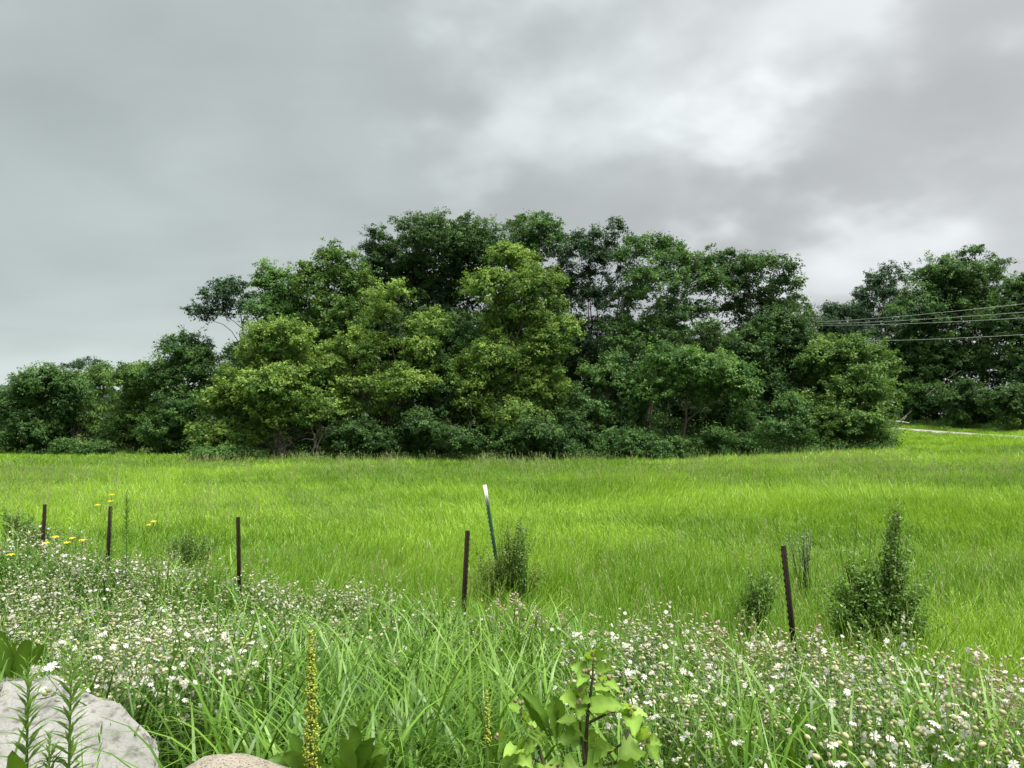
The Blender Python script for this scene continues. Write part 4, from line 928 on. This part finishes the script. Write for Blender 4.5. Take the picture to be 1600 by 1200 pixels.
for cx, cy, D, n, sx in ((1130, 1040, 4.6, 14, .75), (1250, 1060, 4.3, 9, .6), (1080, 1010, 5.2, 6, .5), (620, 1170, 2.9, 5, .4), (30, 840, 9.5, 8, .9), (1330, 1120, 3.7, 6, .5), (300, 850, 9.0, 5, .8), (120, 870, 8.5, 6, .8), (250, 1040, 4.4, 6, .6)):
    c = P(cx, cy, D)
    for _ in range(n): spots.append((c[0] + random.gauss(0, sx * .5), D + random.gauss(0, sx * .4)))
for i, (x, y) in enumerate(spots):
    loc = (x, y, gzf(x, y)); s = random.uniform(.8, 1.15)
    if i < 3: o = lp[i]; o.location = loc; o.scale = (s,) * 3
    else: o = dup(lp[i % 3], loc, random.random() * 6.28, s)
    tag(o, 'leafy green weed with narrow lance leaves among the verge plants', 'weed', 'leafy weeds in the verge')

# yellow flowers near the left posts
def yellow_flower(px, py, D, lb):
    c = P(px, py, D); base = np.array([c[0] + .01, D, gzf(c[0], D)]); T = c - base
    root = thing('yellow_flower', lb, 'flower', tuple(base), 0, 'yellow flowers'); m = MB(); m.tube([(0, 0, -.02), T * .5 + np.array([.015, 0, 0]), T], [.004, .003, .0025], 4); m.build('stem', M['stem'], root)
    for k in range(6):
        a = k * PI / 3 + random.random() * .3; m = MB(); m.leaf(T, (math.cos(a), math.sin(a) - .25, .75), (0, 0, 1), .062, .026, ((0, .2), (.35, .9), (.7, 1), (1, .1)), .55, .1, random.random()); m.build('petal', M['yellow_petal'], root)
for px, py, D, lb in ((173, 784, 10.0, 'yellow flower right on top of the second post from the left'), (174.5, 774, 9.9, 'small yellow flower highest above the second post'), (152.5, 790, 10.0, 'yellow flower just left of the second post'),
                      (87, 840, 8.4, 'upper yellow flower of the low row right of the leftmost post'), (72, 850, 8.3, 'leftmost yellow flower of the low row'), (105, 849, 8.3, 'middle yellow flower of the low row'), (113, 842, 8.5, 'small yellow flower behind the low row'), (129, 845, 8.4, 'rightmost yellow flower of the low row'),
                      (240, 816, 9.2, 'right of two tiny yellow flowers alone in the grass'), (234, 821, 9.2, 'left of two tiny yellow flowers alone in the grass'), (17, 868, 7.6, 'pale yellow flower near the left border')):
    yellow_flower(px, py, D, lb)

# shrubs near the fence: many twigs with small leaves
def twig_bush(label, px, D, env, n_twig, leaf, mat, per=60, stick=M['bark']):
    """env: list of (px, py, rx, ry) ellipses the twig tips fill"""
    x = (px - 800) / 1200 * D; base = np.array([x, D, gzf(x, D)]); root = thing('bush', label, 'bush', tuple(base), 0, 'bushes by the fence')
    tw, pos, ow = MB(), [], []
    wts = np.array([max(e[2] * e[3], 420 if len(env) > 8 else 0) for e in env]); wts = wts / wts.sum()
    for _ in range(n_twig):
        e = env[rng.choice(len(env), p=wts)]; d = unit(rng.normal(0, 1, 3)) * (rng.uniform(.35, 1.05) if rng.random() > .22 else rng.uniform(1.1, 1.55)); d[2] += .12 * abs(rng.normal())
        tip = P(e[0], e[1], D) - base + d * np.array([e[2], e[2] * .8, e[3]]) * D / 1200
        st = np.array([tip[0] * .35 + rng.normal(0, .03), tip[1] * .35, max(0, tip[2] * .35 - .1)]); tip[2] = max(tip[2], .05)
        pts = limb(tw, st, tip, .005, .0015, .08, .12, 6, 3)
        t = rng.uniform(.3, 1.04, per); k = np.clip(t * 5, 0, 4.999); i0 = k.astype(int); f = (k - i0)[:, None]
        c = pts[i0] * (1 - f) + pts[np.minimum(i0 + 1, 5)] * f; o = unit(rng.normal(0, 1, (per, 3))); pos.append(c + o * rng.uniform(.2, 1.6, (per, 1)) * leaf); ow.append(o)
    limb(tw, (0, 0, -.05), P(env[0][0], env[0][1], D) - base, .016, .005, .02, .1, 6, 5)
    pos = np.vstack(pos); ow = np.vstack(ow); ok = pos[:, 2] > 0; pos, ow = pos[ok], ow[ok]
    bt = np.clip(.4 + .25 * rng.normal(0, 1, len(pos)), 0, 1)
    V, Q, T = leaf_cloud(pos, ow, leaf, leaf * .48, bt, .5, .1)
    tag(tw.build('twig', stick, root), kind='stuff'); obj('crown', mesh_from('crown', V, Q, None, {'tint': T}), M[mat], root)
twig_bush('tall dark small leaved bush right of the rusty post', 1370, 7.5, [(1405, 800, 11, 26), (1398, 850, 20, 36), (1400, 900, 36, 44), (1360, 940, 52, 44), (1410, 945, 44, 46), (1330, 985, 40, 40), (1385, 995, 62, 36), (1318, 935, 30, 40), (1345, 890, 24, 30), (1435, 920, 16, 14), (1430, 985, 28, 30)], 400, .036, 'shrub_leaf', 50)
twig_bush('small low dark bush left of the rusty post at right', 1180, 8.0, [(1175, 930, 32, 30), (1195, 905, 24, 22), (1165, 960, 34, 20)], 75, .032, 'shrub_leaf', 40)
twig_bush('fine leaved yellowish bush at the foot of the white tipped post', 795, 9.3, [(790, 870, 42, 34), (765, 895, 36, 28), (820, 895, 40, 30), (800, 835, 24, 26)], 150, .030, 'shrub_fine', 46, M['stem'])
twig_bush('dark leader of leaves right of the white tipped post', 818, 9.1, [(815, 830, 12, 22), (816, 870, 14, 20), (824, 850, 10, 12)], 20, .028, 'shrub_leaf', 40, M['stem'])
twig_bush('low dark bush in the grass left of the third post', 300, 11.0, [(300, 838, 30, 14), (275, 850, 24, 12), (325, 850, 22, 10)], 70, .03, 'shrub_leaf', 40)
twig_bush('dark leafy bush beside the leftmost post', 45, 11.6, [(40, 822, 34, 16), (75, 826, 22, 10), (15, 815, 18, 18), (3, 795, 6, 14)], 90, .034, 'shrub_leaf', 45)
twig_bush('grey green feathery tuft behind the rusty post at right', 1255, 9.6, [(1255, 838, 26, 12), (1235, 846, 16, 10)], 26, .018, 'grey_plume', 40, M['stem'])
twig_bush('bare thin twigs left of the tall dark bush', 1340, 7.6, [(1320, 880, 30, 60), (1350, 830, 20, 60)], 14, .014, 'shrub_leaf', 10)

# small dark bird low in the meadow near the trees
def bird():
    D = 46.0; c = P(893, 731.5, D); g = gzf(c[0], D); base = np.array([c[0], D, g]); root = thing('bird', 'small black bird in the grass in front of the grove', 'bird', tuple(base))
    z = c[2] - g; prof = [(-.15, .012, .02), (-.10, .035, .0), (-.04, .055, 0), (.03, .058, .01), (.08, .042, .03), (.11, .034, .055), (.14, .03, .065), (.165, .012, .062), (.19, .003, .058)]
    m = MB(); m.tube([(-p[0], 0, z + p[2]) for p in prof], [p[1] for p in prof], 8); m.build('body', M['bird'], root, smooth=True)
    m = MB(); m.leaf((.12, 0, z + .02), (1, 0, .35), (0, 0, 1), .14, .05, ((0, .5), (.5, .8), (1, .9)), 0, .05); m.build('tail', M['bird'], root)
    for s in (-1, 1):
        m = MB(); m.leaf((-.04, s * .05, z + .02), (1, s * .15, .15), (0, s, .4), .19, .08, LANCE, .1, .1); m.build('wing', M['bird'], root)
        m = MB(); m.tube([(0, s * .02, -.01), (0, s * .02, z - .03)], .006, 4); m.build('leg', M['bird'], root)
bird()
print('objects', len(C.objects), 'tris', sum(len(o.data.loop_triangles) if not o.data.calc_loop_triangles() else 0 for o in C.objects if o.type == 'MESH' and o.name.split('.')[0] in ('crown', 'trunk', 'undergrowth', 'weed_fringe', 'field_ground', 'twig', 'rock', 'boulder')))
